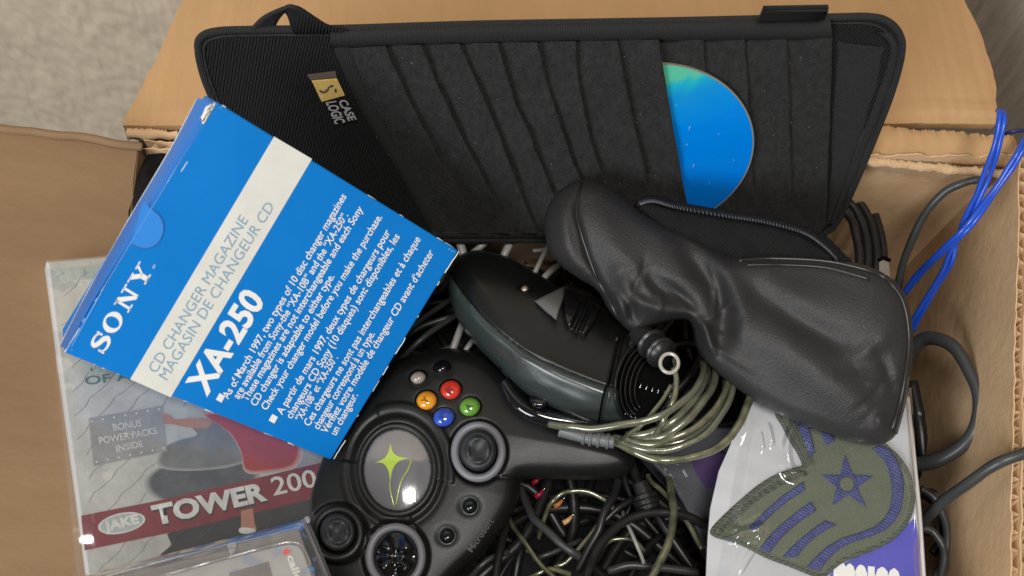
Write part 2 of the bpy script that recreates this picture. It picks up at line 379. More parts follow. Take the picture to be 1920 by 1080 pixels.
sb = me_obj('front_panel', *carton_body(), M['blue'], S)
sb.data.polygons.foreach_set('use_smooth', [False]*len(sb.data.polygons))
# tuck flap along the left edge: bulging, slightly open, torn white at the top corner
def tuck():
    e = [(403, 193), (345, 288), (268, 415), (190, 540), (124, 655)]; o = [(370, 184), (322, 275), (243, 408), (168, 540), (112, 648)]
    E = spl(e, 14); O = spl(o, 14); V = []; Fc = []; m = 7
    for i in range(len(E)):
        for k in range(m+1):
            t = k/m; px = E[i]*(1-t)+O[i]*t; h = .0002-.009*t**1.3-.002*t+.0007*math.sin(t*3.1); u = sf.uv(px[0], px[1], h); V.append((u[0], u[1], h))
    for i in range(len(E)-1):
        for k in range(m): a = i*(m+1)+k; Fc.append((a, a+1, a+m+2, a+m+1))
    return V, Fc
tf = me_obj('tuck_flap', *tuck(), mat('tuck_flap_shade_blue', (.012, .125, .42), .3, coat=.3, coatr=.2, bump=(40, .2, .001)), S, True); tf['label'] = 'blue tuck flap bulging along the left edge'  # duller blue than the panel: a reflection is put into the flap's colour
tube('flap_edge', [(*sf.uv(x, y, h), h) for x, y, h in ((370, 184, -.011), (322, 275, -.011), (243, 408, -.011), (168, 540, -.011), (112, 648, -.011))], .00018, M['board'], tf, 5)
P_ = lambda pts, h=.0001: sf.uvs(pts, h)
def worn_run(a, b, n, w):                                       # broken line of whitened board along a carton edge
    for k in range(n):
        t0 = random.uniform(0, .96); t1 = t0+random.uniform(.005, .04); p = [(a[0]+(b[0]-a[0])*t, a[1]+(b[1]-a[1])*t) for t in (t0, (t0+t1)/2, t1)]
        tube('worn_edge', [(*sf.uv(x+random.uniform(-.4, .4), y+random.uniform(-.4, .4), .0001), -.0002) for x, y in p], random.uniform(.00012, .00028)*w, M['board'], S, 5)
worn_run((860, 470), (621, 863), 9, 1); worn_run((119, 661), (621, 863), 8, .8); worn_run((405, 190), (860, 470), 7, .8); worn_run((403, 194), (124, 655), 8, .8)
# raw board showing at worn edges
for nm, a, b, w in (('worn_edge', (861, 471), (835, 512), 1.5), ('worn_edge', (760, 636), (742, 664), 1.3), ('worn_edge', (626, 861), (648, 826), 1.3), ('worn_edge', (404, 193), (381, 232), 2.6), ('worn_edge', (352, 303), (340, 322), 1.2), ('worn_edge', (121, 661), (150, 615), 1.2)):
    pts = [(a[0]+(b[0]-a[0])*t+random.uniform(-w, w)*.4, a[1]+(b[1]-a[1])*t) for t in np.linspace(0, 1, 8)]
    tube(nm, [(*sf.uv(x, y, .0002), .0002-.0003) for x, y in pts], w/4000*.8, M['board'], S, 5)
tube('flap_tear', [(*sf.uv(x, y, .0004), .0002) for x, y in ((398, 197), (388, 203), (383, 216), (377, 226), (385, 214), (393, 206))], .0007, M['board'], S, 5)
for k in range(16):                                             # scuffs rubbed through the ink near the corners
    cx_, cy_ = random.choice(((850, 476), (628, 850), (140, 662), (408, 205), (835, 500), (640, 838))); cx_ += random.gauss(0, 7); cy_ += random.gauss(0, 6); a = random.uniform(-1.2, -.3); l = random.uniform(.8, 3)
    if sdf(np.array([(cx_, cy_)]), [(405, 194), (856, 471), (621, 858), (124, 660)])[0][0] < 2: continue
    flat('scuff', [P_([(cx_, cy_), (cx_+l*math.cos(a), cy_+l*math.sin(a)), (cx_+l*math.cos(a)+.5, cy_+l*math.sin(a)+.7), (cx_+.3, cy_+.8)], .0002)], .0002, M['board'], S)
# thumb notch pressed into the panel: a half disc of the tuck flap showing
nt = ell((275, 430), 30, 38, 0, 40); nt = [p for p in nt]
notch = [(243+25, 408-30)]+[(268+2+36*math.cos(a)*1, 428+38*math.sin(a)) for a in np.linspace(-1.15, 2.3, 24)]
flat('thumb_notch', [P_(notch, .00015)], .00015, mat('notch_blue', (.03, .21, .62), .35, coat=.2), S)
tube('notch_cut', [(*sf.uv(x, y, .0002), .0002) for x, y in notch[1:]], .00022, mat('cut_edge_blue', (.04, .12, .35), .5), S, 5)
tube('fold_line', [(*sf.uv(x, y, .0002), 0) for x, y in ((396, 205), (300, 365), (200, 530), (135, 650))], .00025, mat('fold_blue', (.10, .30, .72), .3, coat=.4), S, 5)
flat('white_band', [P_([(514, 256), (585, 298), (320, 745), (244, 711)])], .0001, M['cream'], S)
# slab-serif maker's name, drawn by hand
def stroke(c, w0, w1, n=26):
    P = spl(c, 8); L = []; R_ = []
    for i, p in enumerate(P):
        t = P[min(i+1, len(P)-1)]-P[max(i-1, 0)]; t = t/np.linalg.norm(t); nn = np.array((-t[1], t[0])); s = math.sin(math.pi*i/(len(P)-1)); w = (w0+(w1-w0)*s**2)/2
        L.append(p+nn*w); R_.append(p-nn*w)
    return [[L[i], L[i+1], R_[i+1], R_[i]] for i in range(len(P)-1)]
def serif_name():
    out = []; 
    out += stroke([(.70, .74), (.62, .90), (.40, .96), (.17, .88), (.14, .70), (.34, .55), (.58, .44), (.70, .26), (.56, .07), (.32, .03), (.12, .12), (.05, .28)], .07, .27)
    out += [[(.66, .62), (.76, .62), (.76, 1.0), (.68, 1.0)], [(.0, 0), (.08, 0), (.10, .38), (.0, .38)]]
    x = 1.02; O = ell((x+.42, .5), .50, .54, 0, 40); I = ell((x+.42, .5), .25, .42, 0, 40); out += [[O[i], O[(i+1) % 40], I[(i+1) % 40], I[i]] for i in range(40)]
    x = 2.16; R = lambda a, b, c, d: [(x+a, b), (x+c, b), (x+c, d), (x+a, d)]
    out += [R(.14, 0, .26, 1), R(.80, 0, .92, 1), [(x+.06, 1), (x+.36, 1), (x+.92, .0), (x+.70, .0)], R(0, 0, .42, .09), R(.62, .91, 1.08, 1), R(0, .91, .3, 1)]
    x = 3.36; R = lambda a, b, c, d: [(x+a, b), (x+c, b), (x+c, d), (x+a, d)]
    out += [R(.42, 0, .66, .46), R(.28, 0, .80, .09), [(x+.06, 1), (x+.34, 1), (x+.66, .46), (x+.42, .42)], [(x+.80, 1), (x+.94, 1), (x+.66, .46), (x+.54, .42)], R(-.04, .91, .46, 1), R(.66, .91, 1.06, 1)]
    return out, 4.42
def place_polys(polys, wid, p0, p1, hpx, fr, h):
    d = np.array([p1[0]-p0[0], p1[1]-p0[1]], float); L = np.hypot(*d); up = np.array((d[1], -d[0]))/L*hpx
    return [[fr.uv(*(np.array(p0)+d*q[0]/wid+up*q[1]), h=h) for q in p] for p in polys]
sp, sw_ = serif_name()
for k, pp in enumerate([sp]): flat('maker_name', place_polys(pp, sw_, (194, 664), (289, 506), 32, sf, .00012), .00012, M['white'], S)
text('registered_mark', 'o', sf, (289, 504), (292, 497), 6, M['white'], S)
text('band_lettering', 'CD CHANGER MAGAZINE', sf, (293, 701), (466, 413), 20, M['greyblue'], S, h=.0002)
text('band_lettering', 'MAGASIN DE CHANGEUR CD', sf, (313, 714), (515, 388), 20, M['greyblue'], S, h=.0002)
text('model_number', 'XA-250', sf, (386, 744), (497, 563), 46, M['white'], S, bold=.034)
LN = [("As of March 1997, two types of 10 disc changer magazines", (55, 838), (500, 78)), ("are available from Sony-the \u201cXA-10B\u201d and the \u201cXA-250\u201d.", (95, 838), (507, 148)),
 ("These magazines are not interchangeable and each Sony", (127, 847), (562, 125)), ("CD changer is adaptable to either type.", (160, 865), (455, 378)),
 ("Check your changer model before you make the purchase.", (200, 880), (634, 155)), ("A partir de mars 1997, deux types de chargeurs pour", (258, 897), (665, 212)),
 ("changeurs CD Sony (10 disques) sont disponibles, les", (293, 912), (700, 228)), ("\u201cXA-10B\u201d et \u201cXA-250\u201d.", (328, 922), (468, 682)),
 ("Ces chargeurs ne sont pas interchangeables et \u00e0 chaque", (360, 940), (778, 238)), ("changeur correspond \u00e0 un type.", (395, 952), (607, 592)),
 ("V\u00e9rifiez votre mod\u00e8le de changeur CD avant d\u2019acheter", (425, 967), (828, 288)), ("un changeur.", (460, 974), (543, 822))]
for s_, a, b in LN: text('text_line', s_, sf, (400+a[0]/2, 330+a[1]/2), (400+b[0]/2, 330+b[1]/2), 14, M['white'], S, bold=.013)
for c in ((413, 747), (512, 786)):
    d = np.array((.5, -.866)); u = np.array((-.866, -.5)); c = np.array(c)
    flat('bullet_square', [P_([c-d*6-u*6, c+d*8-u*6, c+d*8+u*6, c-d*6+u*6], .00012)], .00012, M['white'], S)
# ================================================================== GAME CASE (grey cover)
gf = Fr(PD(165, 1080, .352), PD(640, 975, .412), PD(87, 492, .392))
G = thing('game_case', 'grey wire-fence patterned game case in plastic wrap with a dark red title band', 'game case', gf.M)
M['grey_cover'] = mat('grey_cover_print', (.27, .275, .25), .4, var=(22, (.52, .52, .48), .2), coat=.15, coatr=.2, bump=(70, .30, .003))
M['case_edge'] = mat('case_plastic_edge', (.42, .42, .41), .45)
g_out = gf.uvs([(87, 490), (205, 480), (620, 445), (702, 965), (760, 1330), (205, 1400), (163, 1080)])
slab('case_shell', g_out, -.014, 0, M['case_edge'], G, bev=.0012)
GP = lambda pts, h=.0001: gf.uvs(pts, h)
flat('cover_sheet', [GP([(93, 497), (205, 487), (615, 452), (696, 965), (752, 1320), (208, 1390), (168, 1080)])], .0001, M['grey_cover'], G)
ck = dict(rough=.45, spec=.3, coat=.1, coatr=.2, bump=(70, .25, .003))
M['c_teal'] = mat('teal_grey_print', (.25, .31, .29), var=(60, (.36, .42, .39), .2), **ck)
M['c_red'] = mat('dark_red_print', (.13, .010, .016), var=(50, (.20, .024, .030), .25), **ck)
M['c_brightred'] = mat('red_shirt_print', (.34, .040, .035), var=(40, (.24, .028, .026), .25), **ck)
M['c_dark'] = mat('black_print', (.016, .017, .018), var=(60, (.03, .03, .03), .25), **ck)
M['c_shirt'] = mat('grey_shirt_print', (.10, .105, .10), var=(70, (.19, .19, .18), .25), **ck)
M['c_pants'] = mat('dark_jeans_print', (.035, .042, .05), var=(80, (.10, .105, .11), .22), **ck)
M['c_skin'] = mat('skin_print', (.40, .20, .13), var=(80, (.3, .14, .09), .2), **ck)
M['c_plate'] = mat('metal_plate_print', (.20, .20, .19), var=(90, (.28, .28, .27), .2), **ck)
M['c_silver'] = mat('silver_print', (.60, .60, .57), var=(120, (.42, .42, .40), .2), **ck)
M['c_line'] = mat('fence_line_print', (.13, .125, .115), .5)
M['c_shine'] = mat('fence_highlight_print', (.66, .66, .62), .5)
flat('cover_strip', [GP([(95, 505), (205, 494), (260, 489), (262, 516), (205, 521), (98, 527)], .0002)], .0002, M['c_teal'], G)
def blob(pts, n=6): return [tuple(p) for p in spl(pts, n, True)]
def soft(name, pts, h, key, grow=1.10):                         # out-of-focus shape in the printed photograph: nested tones
    P = np.array(blob(pts)); c = P.mean(0); ci = np.array(M[key].node_tree.nodes['Principled BSDF'].inputs['Base Color'].default_value[:3]); co = np.array((.33, .335, .31)); root = None
    for k, f in enumerate((grow, grow*.97, grow*.94, grow*.91, 0)):
        if f == 0: q = c+(P-c)*.97; m_ = M[key]
        else:
            q = c+(P-c)*f; kk = (key, k)
            if kk not in M: t = (.2, .4, .6, .8)[k]; cc = co*(1-t)+ci*t; M[kk] = mat(key+'_soft', tuple(cc), var=(60, tuple(cc*1.25), .25), **ck)
            m_ = M[kk]
        o = flat(name if root is None else 'print_tone', [GP([tuple(a) for a in q], h+.00001*k)], h+.00001*k, m_, root or G); root = root or o
    return root
# the wire fence printed on the cover
fl_ = []
for k in range(-8, 26):
    x, y = -420+k*47.0, 1150.0; pts = []
    for i in range(60):
        pts.append((x+((i % 3) == 2)*3+noise.noise(Vector((k*3.1, i*.4, 0)))*3, y)); x += 13+9*((i % 3) != 2)*.3+4*noise.noise(Vector((k, i*.2, 3))); y -= 17 if i % 3 else 11
        if y < 500: break
    for a, b in zip(pts[:-1], pts[1:]):
        xl = 93+(max(a[1], b[1])-497)*.13; 
        if min(a[0], b[0]) < xl+3 or max(a[0], b[0]) > 560 or a[1] > 1085: continue
        if 300 < a[0] < 600 and 770 < a[1] < 900: continue
        w = .55; fl_.append([(a[0]-w, a[1]), (a[0]+w, a[1]+w*.6), (b[0]+w, b[1]+w*.6), (b[0]-w, b[1])])
flat('fence_wires', [GP(p, .0002) for p in fl_], .0002, M['c_line'], G)
soft('printed_trousers', [(300, 880), (330, 868), (400, 862), (455, 850), (480, 868), (470, 905), (420, 925), (330, 940), (290, 925), (280, 900)], .00022, 'c_pants')
soft('printed_shirt', [(352, 790), (392, 786), (430, 800), (455, 840), (458, 862), (400, 876), (330, 878), (302, 868), (310, 840), (340, 825), (370, 815)], .00026, 'c_shirt')
soft('printed_jacket', [(385, 778), (430, 780), (480, 795), (540, 815), (560, 840), (548, 872), (500, 882), (462, 880), (452, 845), (430, 810)], .0003, 'c_brightred')
flat('printed_arm', [GP(blob([(293, 785), (304, 776), (318, 778), (330, 786), (360, 784), (395, 790), (385, 803), (350, 801), (325, 796), (308, 794)]), .00032)], .00032, M['c_skin'], G)
soft('printed_jeans_shade', [(540, 830), (600, 850), (610, 900), (560, 912), (548, 880)], .00024, 'c_plate')
flat('printed_shadow', [GP([(313, 1001), (345, 988), (400, 975), (567, 938), (640, 920), (670, 1080), (660, 1150), (300, 1150), (330, 1060), (300, 1040), (322, 1022)], .0002)], .0002, M['c_dark'], G)
flat('title_band', [GP([(152, 967), (300, 938), (458, 902), (612, 865), (625, 925), (567, 940), (313, 1000), (159, 1032)], .00034)], .00034, M['c_red'], G)
flat('printed_leg', [GP([(452, 958), (474, 953), (478, 985), (482, 992), (464, 1000), (452, 992)], .00036)], .00036, M['c_skin'], G)
flat('printed_shoe', [GP(blob([(450, 990), (470, 990), (480, 994), (470, 1001), (450, 999)]), .0004)], .0004, M['c_silver'], G)
flat('metal_plate', [GP([(166, 784), (304, 761), (313, 846), (176, 874)], .00036)], .00036, M['c_plate'], G)
for k in range(7):
    t = k/6; flat('rivet', [GP(ell((181+t*126, 866-t*26), 1.6, 1.6, 0, 8), .0005)], .0005, M['c_shine'], G)
    flat('rivet', [GP(ell((172+t*126, 790-t*23), 1.6, 1.6, 0, 8), .0005)], .0005, M['c_shine'], G)
for s_, a, b, h_ in (('BONUS', (213, 808), (266, 799), 13), ('POWER PACKS', (187, 833), (295, 813), 13), ('INSIDE', (219, 847), (269, 837), 12)):
    text('plate_lettering', s_, gf, a, b, h_, M['c_silver'], G, h=.0005, bold=.012)
text('title_lettering', 'TOWER', gf, (290, 984), (502, 936), 35, M['c_silver'], G, h=.0007, bold=.045)
text('title_lettering', '200', gf, (513, 929), (596, 911), 34, M['c_silver'], G, h=.0007, bold=.012)
text('title_shadow', 'TOWER', gf, (292, 988), (505, 940), 35, M['c_dark'], G, h=.0005, bold=.05)
text('cover_lettering', 'OF A', gf, (160, 722), (246, 711), 16, mat('dark_teal_lettering', (.05, .13, .13), .5), G, h=.0004, bold=.02)
text('cover_lettering', 'THE', gf, (163, 703), (215, 693), 14, mat('pale_teal_lettering', (.25, .42, .42), .5), G, h=.0004, bold=.02)
flat('badge_rim', [GP(ell((228, 981), 45, 19, -12, 40), .0007)], .0007, M['c_silver'], G)
flat('badge_face', [GP(ell((228, 981), 41, 16, -12, 40), .0008)], .0008, M['c_teal'], G)
text('badge_lettering', 'JAKE', gf, (197, 996), (262, 980), 17, M['c_silver'], G, h=.0010, bold=.06)
# clear wrap bunched along the top edge
def film(name, label=None): pass
M['film'] = bpy.data.materials.new('clear_plastic_film'); M['film'].use_nodes = True
def filmmat(m, amt=.22, tint=(1, 1, 1), rough=.09, haze=.05):
    nt = m.node_tree; nt.nodes.clear(); N = nt.nodes.new; L = nt.links.new
    o = N('ShaderNodeOutputMaterial'); mx = N('ShaderNodeMixShader'); tr = N('ShaderNodeBsdfTransparent'); gl = N('ShaderNodeBsdfGlossy'); lw = N('ShaderNodeLayerWeight'); mm = N('ShaderNodeMapRange')
    df = N('ShaderNodeBsdfDiffuse'); mx2 = N('ShaderNodeMixShader'); df.inputs[0].default_value = (.8, .8, .82, 1)
    tr.inputs[0].default_value = (*tint, 1); gl.inputs['Roughness'].default_value = rough; lw.inputs[0].default_value = .35
    tc = N('ShaderNodeTexCoord'); n = N('ShaderNodeTexNoise'); n.inputs['Scale'].default_value = 45; n.inputs['Detail'].default_value = 2; bp = N('ShaderNodeBump'); bp.inputs['Strength'].default_value = .5; bp.inputs['Distance'].default_value = .004
    L(tc.outputs['Object'], n.inputs[0]); L(n.outputs[0], bp.inputs['Height']); L(bp.outputs[0], gl.inputs['Normal']); L(bp.outputs[0], lw.inputs['Normal'])
    mm.inputs[3].default_value = amt*.35; mm.inputs[4].default_value = min(1, amt*3); L(lw.outputs['Fresnel'], mm.inputs[0]); L(mm.outputs[0], mx.inputs[0]); 
    mx2.inputs[0].default_value = haze; L(tr.outputs[0], mx2.inputs[1]); L(df.outputs[0], mx2.inputs[2]); L(mx2.outputs[0], mx.inputs[1]); L(gl.outputs[0], mx.inputs[2]); L(mx.outputs[0], o.inputs[0])
filmmat(M['film'], .04, rough=.12, haze=.004)
def wrinkled(name, quadpx, fr, h0, amp, sc, mt, parent, nu=60, nv=60, ridges=(), seed=0):
    # a thin clear sheet over a px quad (TL, TR, BR, BL), with real wrinkles
    q = [np.array(fr.uv(*p)) for p in quadpx]; V = []; Fc = []; X = []; 
    for j in range(nv+1):
        for i in range(nu+1):
            u, v = i/nu, j/nv; w = (q[0]*(1-u)+q[1]*u)*(1-v)+(q[3]*(1-u)+q[2]*u)*v
            e = min(u, 1-u, v, 1-v); ed = min(e/.06, 1)
            nz = noise.noise(Vector((w[0]*sc+seed, w[1]*sc*.6, 0)))+.5*noise.noise(Vector((w[0]*sc*2.3, w[1]*sc*1.1+seed, 7)))
            X.append((w[0], w[1])); V.append([w[0], w[1], h0*(.15+.85*ed)+amp*nz*(.3+.7*ed)])
    X = np.array(X)
    for ln_, hh, ww in ridges:
        L_ = fr.uvs(spl(ln_, 5)); d, s = segd(X[:, 0], X[:, 1], L_); z = hh*np.exp(-(d/ww)**2)*np.sin(np.pi*np.clip(s, .03, .97))**.5
        for k in range(len(V)): V[k][2] += z[k]
    for j in range(nv):
        for i in range(nu): a = j*(nu+1)+i; Fc.append((a, a+1, a+nu+2, a+nu+1))
    return me_obj(name, V, Fc, mt, parent, True)
wrinkled('plastic_wrap', [(86, 489), (612, 446), (752, 1320), (168, 1330)], gf, .0016, .0005, 120, M['film'], G, 90, 90, ridges=[([(100, 500), (112, 520), (118, 545)], .0010, .001), ([(125, 498), (132, 515), (128, 530)], .001, .001), ([(160, 490), (150, 512), (165, 530)], .001, .0008)])
# ================================================================== BLISTER CASE bottom left
M['smoke'] = mat('smoky_plastic', (.075, .07, .078), .16, var=(60, (.15, .14, .14), .3), coat=.3, coatr=.1, bump=(60, .4, .002))
M['silvercard'] = mat('silver_card', (.24, .24, .235), .35, metal=.25, var=(35, (.40, .40, .39), .2), coat=.5, coatr=.1, bump=(50, .25, .002))
bfm = Fr(PD(300, 1080, .345), PD(600, 1040, .358), PD(310, 1040, .352))
BC = thing('plastic_blister_case', 'smoky clear plastic case with silver card inside lying over the grey game case', 'plastic case', bfm.M)
bo = bfm.uvs([(150, 1092), (200, 1077), (300, 1050), (440, 1012), (574, 973), (580, 976), (600, 1025), (626, 1090), (680, 1260), (300, 1320)])
slab('case_frame', bo, -.006, 0, M['smoke'], BC, bev=.001, segs=3)
slab('silver_card', bfm.uvs([(240, 1100), (330, 1078), (430, 1050), (520, 1027), (545, 1023), (560, 1026), (569, 1037), (590, 1095), (630, 1230), (330, 1290)]), .0002, .0012, M['silvercard'], BC, bev=.0005)
slab('card_window', bfm.uvs([(430, 1078), (504, 1056), (530, 1150), (450, 1170)]), .0012, .0014, M['smoke'], BC)
tube('rim_bead', [(*bfm.uv(x, y, .001), .001) for x, y in ((150, 1086), (200, 1080), (300, 1053), (440, 1015), (572, 978), (592, 1026), (618, 1090), (660, 1230))], .0007, M['smoke'], BC, 6)
tube('rim_bead', [(*bfm.uv(x, y, .001), .001) for x, y in ((230, 1098), (330, 1072), (430, 1044), (520, 1020), (546, 1016), (562, 1019), (574, 1034), (597, 1095))], .0006, M['film'], BC, 6)
flat('red_emblem', [bfm.uvs(blob([(532, 1032), (536, 1027), (540, 1031), (545, 1031), (542, 1037), (535, 1040), (530, 1037)]), h=.0015)], .0015, mat('red_ink', (.7, .05, .05), .4), BC)
text('card_lettering', 'callor', bfm, (538, 1043), (560, 1105), 13, M['white'], BC, h=.0016, bold=.03, up=(13, -4))
for (x, y) in ((436, 1022), (577, 975)):
    pillow('plastic_tab', [(x-10, y-8), (x+2, y-12), (x+9, y-4), (x+7, y+12), (x-4, y+20), (x-9, y+8)] if x < 500 else [(x-7, y-5), (x, y-9), (x+6, y-4), (x+5, y+5), (x-3, y+6)], bfm, lambda X, Y, d: .0004+rnd(d, 4, .0016), lambda X, Y, d: d*0, 1.5, mat('clear_tab', (.6, .6, .64), .06, trans=.7, coat=1), BC)
wrinkled('plastic_film', [(150, 1082), (572, 974), (680, 1250), (200, 1300)], bfm, .003, .0005, 90, M['film'], BC, 70, 50, ridges=[([(250, 1075), (400, 1040), (560, 1000)], .0012, .0015)])
# ================================================================== CD VISOR ORGANISER
M['rib'] = mat('ribbed_black_fabric', (.0085, .0088, .0092), .8, spec=.3, wave=(230, .9, .0010, 20, 1.5), bump=(1500, .5, .0004), sheen=.0)
M['pocketm'] = mat('black_pocket_fabric', (.012, .012, .012), .8, spec=.3, var=(260, (.026, .026, .026), .2), bump=(1100, 1, .0010), bump2=(120, .6, .0020), sheen=.02, stretch=(0, (1.6, .8, 1)))
M['trimm'] = mat('woven_trim_fabric', (.022, .0225, .023), .8, spec=.35, wave=(420, 1, .0008, 3, .6), bump=(1800, .4, .0003), sheen=.02)
M['meshm'] = mat('black_mesh_fabric', (.017, .017, .018), .8, spec=.35, wave=(330, .9, .0008, 55, .5), bump=(1300, .9, .0006), sheen=.03)
M['lint'] = mat('pale_lint', (.5, .5, .5), .8)
of = Fr(PD(640, 60, .392), PD(1690, 42, .392), PD(1000, 440, .474))
O_ = thing('cd_visor_organiser', 'black fabric disc organiser with overlapping pockets leaning on the back flap', 'disc organiser', of.M)
o_out = [(372, 92), (378, 70), (405, 59), (470, 56), (640, 54), (900, 46), (1250, 40), (1550, 33), (1630, 32), (1665, 42), (1686, 66), (1690, 100), (1672, 170), (1640, 255), (1600, 350), (1572, 410), (1550, 434), (1500, 446), (1200, 450), (900, 449), (700, 450), (560, 452), (500, 430), (455, 330), (405, 200), (382, 140)]
nz2 = lambda X, Y, s, a: np.array([noise.noise(Vector((x*s, y*s, 1.7)))*a for x, y in zip(X, Y)])
pillow('backing_panel', o_out, of, lambda X, Y, d: rnd(d, 14, .0016)+nz2(X, Y, .02, .0005), lambda X, Y, d: rnd(d, 10, .003), 5, M['rib'], O_)
def opt(px, py, h): return (*of.uv(px, py, h), h)
def oline(pts, h, n=10): return [opt(x, y, h) for x, y in spl(pts, n)]
ol = spl(o_out, 6, True)
tube('edge_binding', [opt(x, y, .0006) for x, y in ol], .0019, M['trimm'], O_, 8, True)
tube('edge_stitching', [opt(x+(960-x)*.018, y+(245-y)*.055, .0018) for x, y in ol], .0006, M['pocketm'], O_, 5, True)
LNS = [[(655, 90), (700, 195), (760, 300), (807, 373), (838, 436)], [(722, 86), (767, 187), (830, 306), (887, 404), (897, 438)], [(789, 84), (856, 236), (905, 330), (953, 431), (957, 438)],
 [(862, 82), (927, 231), (970, 345), (1007, 438)], [(933, 80), (962, 178), (1000, 270), (1038, 364), (1068, 440)], [(1007, 79), (1038, 196), (1084, 329), (1122, 440)],
 [(1080, 77), (1084, 140), (1104, 249), (1132, 340), (1160, 440)], [(1157, 76), (1183, 206), (1218, 354), (1236, 440)], [(1236, 74), (1243, 125), (1268, 270), (1288, 381), (1300, 440)],
 [(1319, 73), (1325, 144), (1350, 280), (1372, 440)], [(1397, 72), (1406, 218), (1412, 338), (1422, 438)], [(1476, 71), (1482, 250), (1484, 388), (1485, 436)], [(1561, 69), (1555, 260), (1548, 412), (1541, 430)]]
def along(L, n):
    P = spl(L, 12); y = P[:, 1]; ys = np.linspace(y[0], y[-1], n+1); return np.stack([np.interp(ys, y, P[:, 0]), ys], 1)
for i in range(12):
    a, b = along(LNS[i], 48), along(LNS[i+1], 48); lift = .0019 if i <= 7 else 0; V = []; Fc = []; m = 12
    for j in range(49):
        wob = .0004*math.sin(j*.35+i*1.7)
        for k in range(m+3):
            t = min(k/m, 1); q = a[j]*(1-t)+b[j]*t; x_ = q[0]+noise.noise(Vector((i*5., j*.16, 0)))*1.8*(t > .5)
            h = .0024+lift*(1 if i <= 7 else 0)*min(1, .55+.07*i)+(.0036 if i <= 7 else .0022)*t**1.4+wob*t+.0005*noise.noise(Vector((q[0]*.025, q[1]*.02, i)))+.00035*math.sin(t*9+i)*math.sin(j*.11+i)
            if k == m+1: h -= .0010
            if k == m+2: h -= .0042
            V.append(opt(x_-(2.2 if k == m+2 else 0), q[1], h))
    for j in range(48):
        for k in range(m+2): c = j*(m+3)+k; Fc.append((c, c+m+3, c+m+4, c+1))
    me_obj('disc_pocket', V, Fc, M['pocketm'], O_, True)
def band(name, a, b, h0, h1, mt, n=50, m=6, par=None):
    A = spl(a, 14); Bp = spl(b, 14); ta = np.linspace(0, 1, n+1); A = np.stack([np.interp(ta, np.linspace(0, 1, len(A)), A[:, k]) for k in (0, 1)], 1); Bp = np.stack([np.interp(ta, np.linspace(0, 1, len(Bp)), Bp[:, k]) for k in (0, 1)], 1)
    V = []; Fc = []
    for j in range(n+1):
        for k in range(m+1):
            t = k/m; q = A[j]*(1-t)+Bp[j]*t; h = h0+(h1-h0)*math.sin(math.pi*min(max(t, .0), 1))**.35+.0003*noise.noise(Vector((q[0]*.03, q[1]*.03, 4)))
            V.append(opt(q[0], q[1], h))
    for j in range(n):
        for k in range(m): c = j*(m+1)+k; Fc.append((c, c+m+1, c+m+2, c+1))
    return me_obj(name, V, Fc, mt, par or O_, True)
band('top_trim', [(618, 57), (900, 47), (1250, 41), (1556, 34)], [(622, 92), (900, 86), (1250, 80), (1562, 76)], .001, .0062, M['trimm'], 90, 8)
band('pocket_binding', [(620, 84), (680, 215), (749, 329), (800, 420), (808, 440)], [(658, 84), (704, 195), (765, 300), (812, 375), (846, 440)], .001, .0040, M['trimm'])
band('bottom_trim', [(810, 430), (1000, 429), (1300, 430), (1540, 424)], [(815, 449), (1000, 449), (1300, 450), (1540, 443)], .001, .0040, M['pocketm'], 60)
band('mesh_pocket', [(1566, 78), (1560, 200), (1554, 330), (1548, 415)], [(1668, 90), (1640, 190), (1600, 300), (1556, 415)], .0012, .0026, M['meshm'], 40)
band('side_band', [(1640, 60), (1668, 95), (1640, 190), (1596, 300), (1552, 420)], [(1672, 62), (1684, 102), (1660, 190), (1618, 300), (1566, 420)], .001, .0030, M['trimm'], 50)
for _ in range(130):                                             # lint caught on the fabric
    x, y = random.uniform(680, 1540), random.uniform(95, 425); a = random.gauss(1.3, .7); l = random.uniform(.6, 2.6)
    if 1235 < x < 1420: continue
    tube('lint', [opt(x, y, .0048), opt(x+math.cos(a)*l, y-math.sin(a)*l, .005)], .00008, M['lint'], O_, 3)
# strap loops sewn into the top edge
def strap(name, path, wid, mt, par):
    # path: (px,py,h); width runs along the organiser's top edge
    V = []; Fc = []; P = spl(path, 8)
    for p in P:
        for s in (0, 1):
            V.append(opt(p[0]+s*wid[0], p[1]+s*wid[1], p[2])); 
    n = len(P)
    for i in range(n-1): Fc.append((2*i, 2*i+1, 2*i+3, 2*i+2))
    o = me_obj(name, V, Fc, mt, par, True); md = o.modifiers.new('thick', 'SOLIDIFY'); md.thickness = .0016; return o
strap('elastic_strap', [(1424, 60, .001), (1424, 38, .004), (1430, 22, .012), (1432, 16, .014), (1430, 19, .006), (1420, 40, -.004), (1416, 60, -.004)], (122, -2), M['trimm'], O_)
def arch(name, outer, inner, h, mt):
    Ao, Bi = spl(outer, 10), spl(inner, 10); n = 40; t = np.linspace(0, 1, n+1)
    rs = lambda A: np.stack([np.interp(t, np.linspace(0, 1, len(A)), A[:, k]) for k in (0, 1)], 1)
    Ao, Bi = rs(Ao), rs(Bi); V = []; Fc = []
    for j in range(n+1):
        for k in range(5):
            s = k/4; q = Ao[j]*(1-s)+Bi[j]*s; V.append(opt(q[0], q[1], h+.005*math.sin(j/n*math.pi)-.004*s))
    for j in range(n):
        for k in range(4): c = j*5+k; Fc.append((c, c+5, c+6, c+1))
    o = me_obj(name, V, Fc, mt, O_, True); md = o.modifiers.new('thick', 'SOLIDIFY'); md.thickness = .0015; return o
arch('strap_loop', [(466, 56), (492, 30), (530, 12), (548, 8), (575, 20), (612, 44), (655, 56)], [(512, 60), (517, 42), (524, 26), (531, 18), (542, 26), (546, 46), (548, 62)], .0005, M['trimm'])
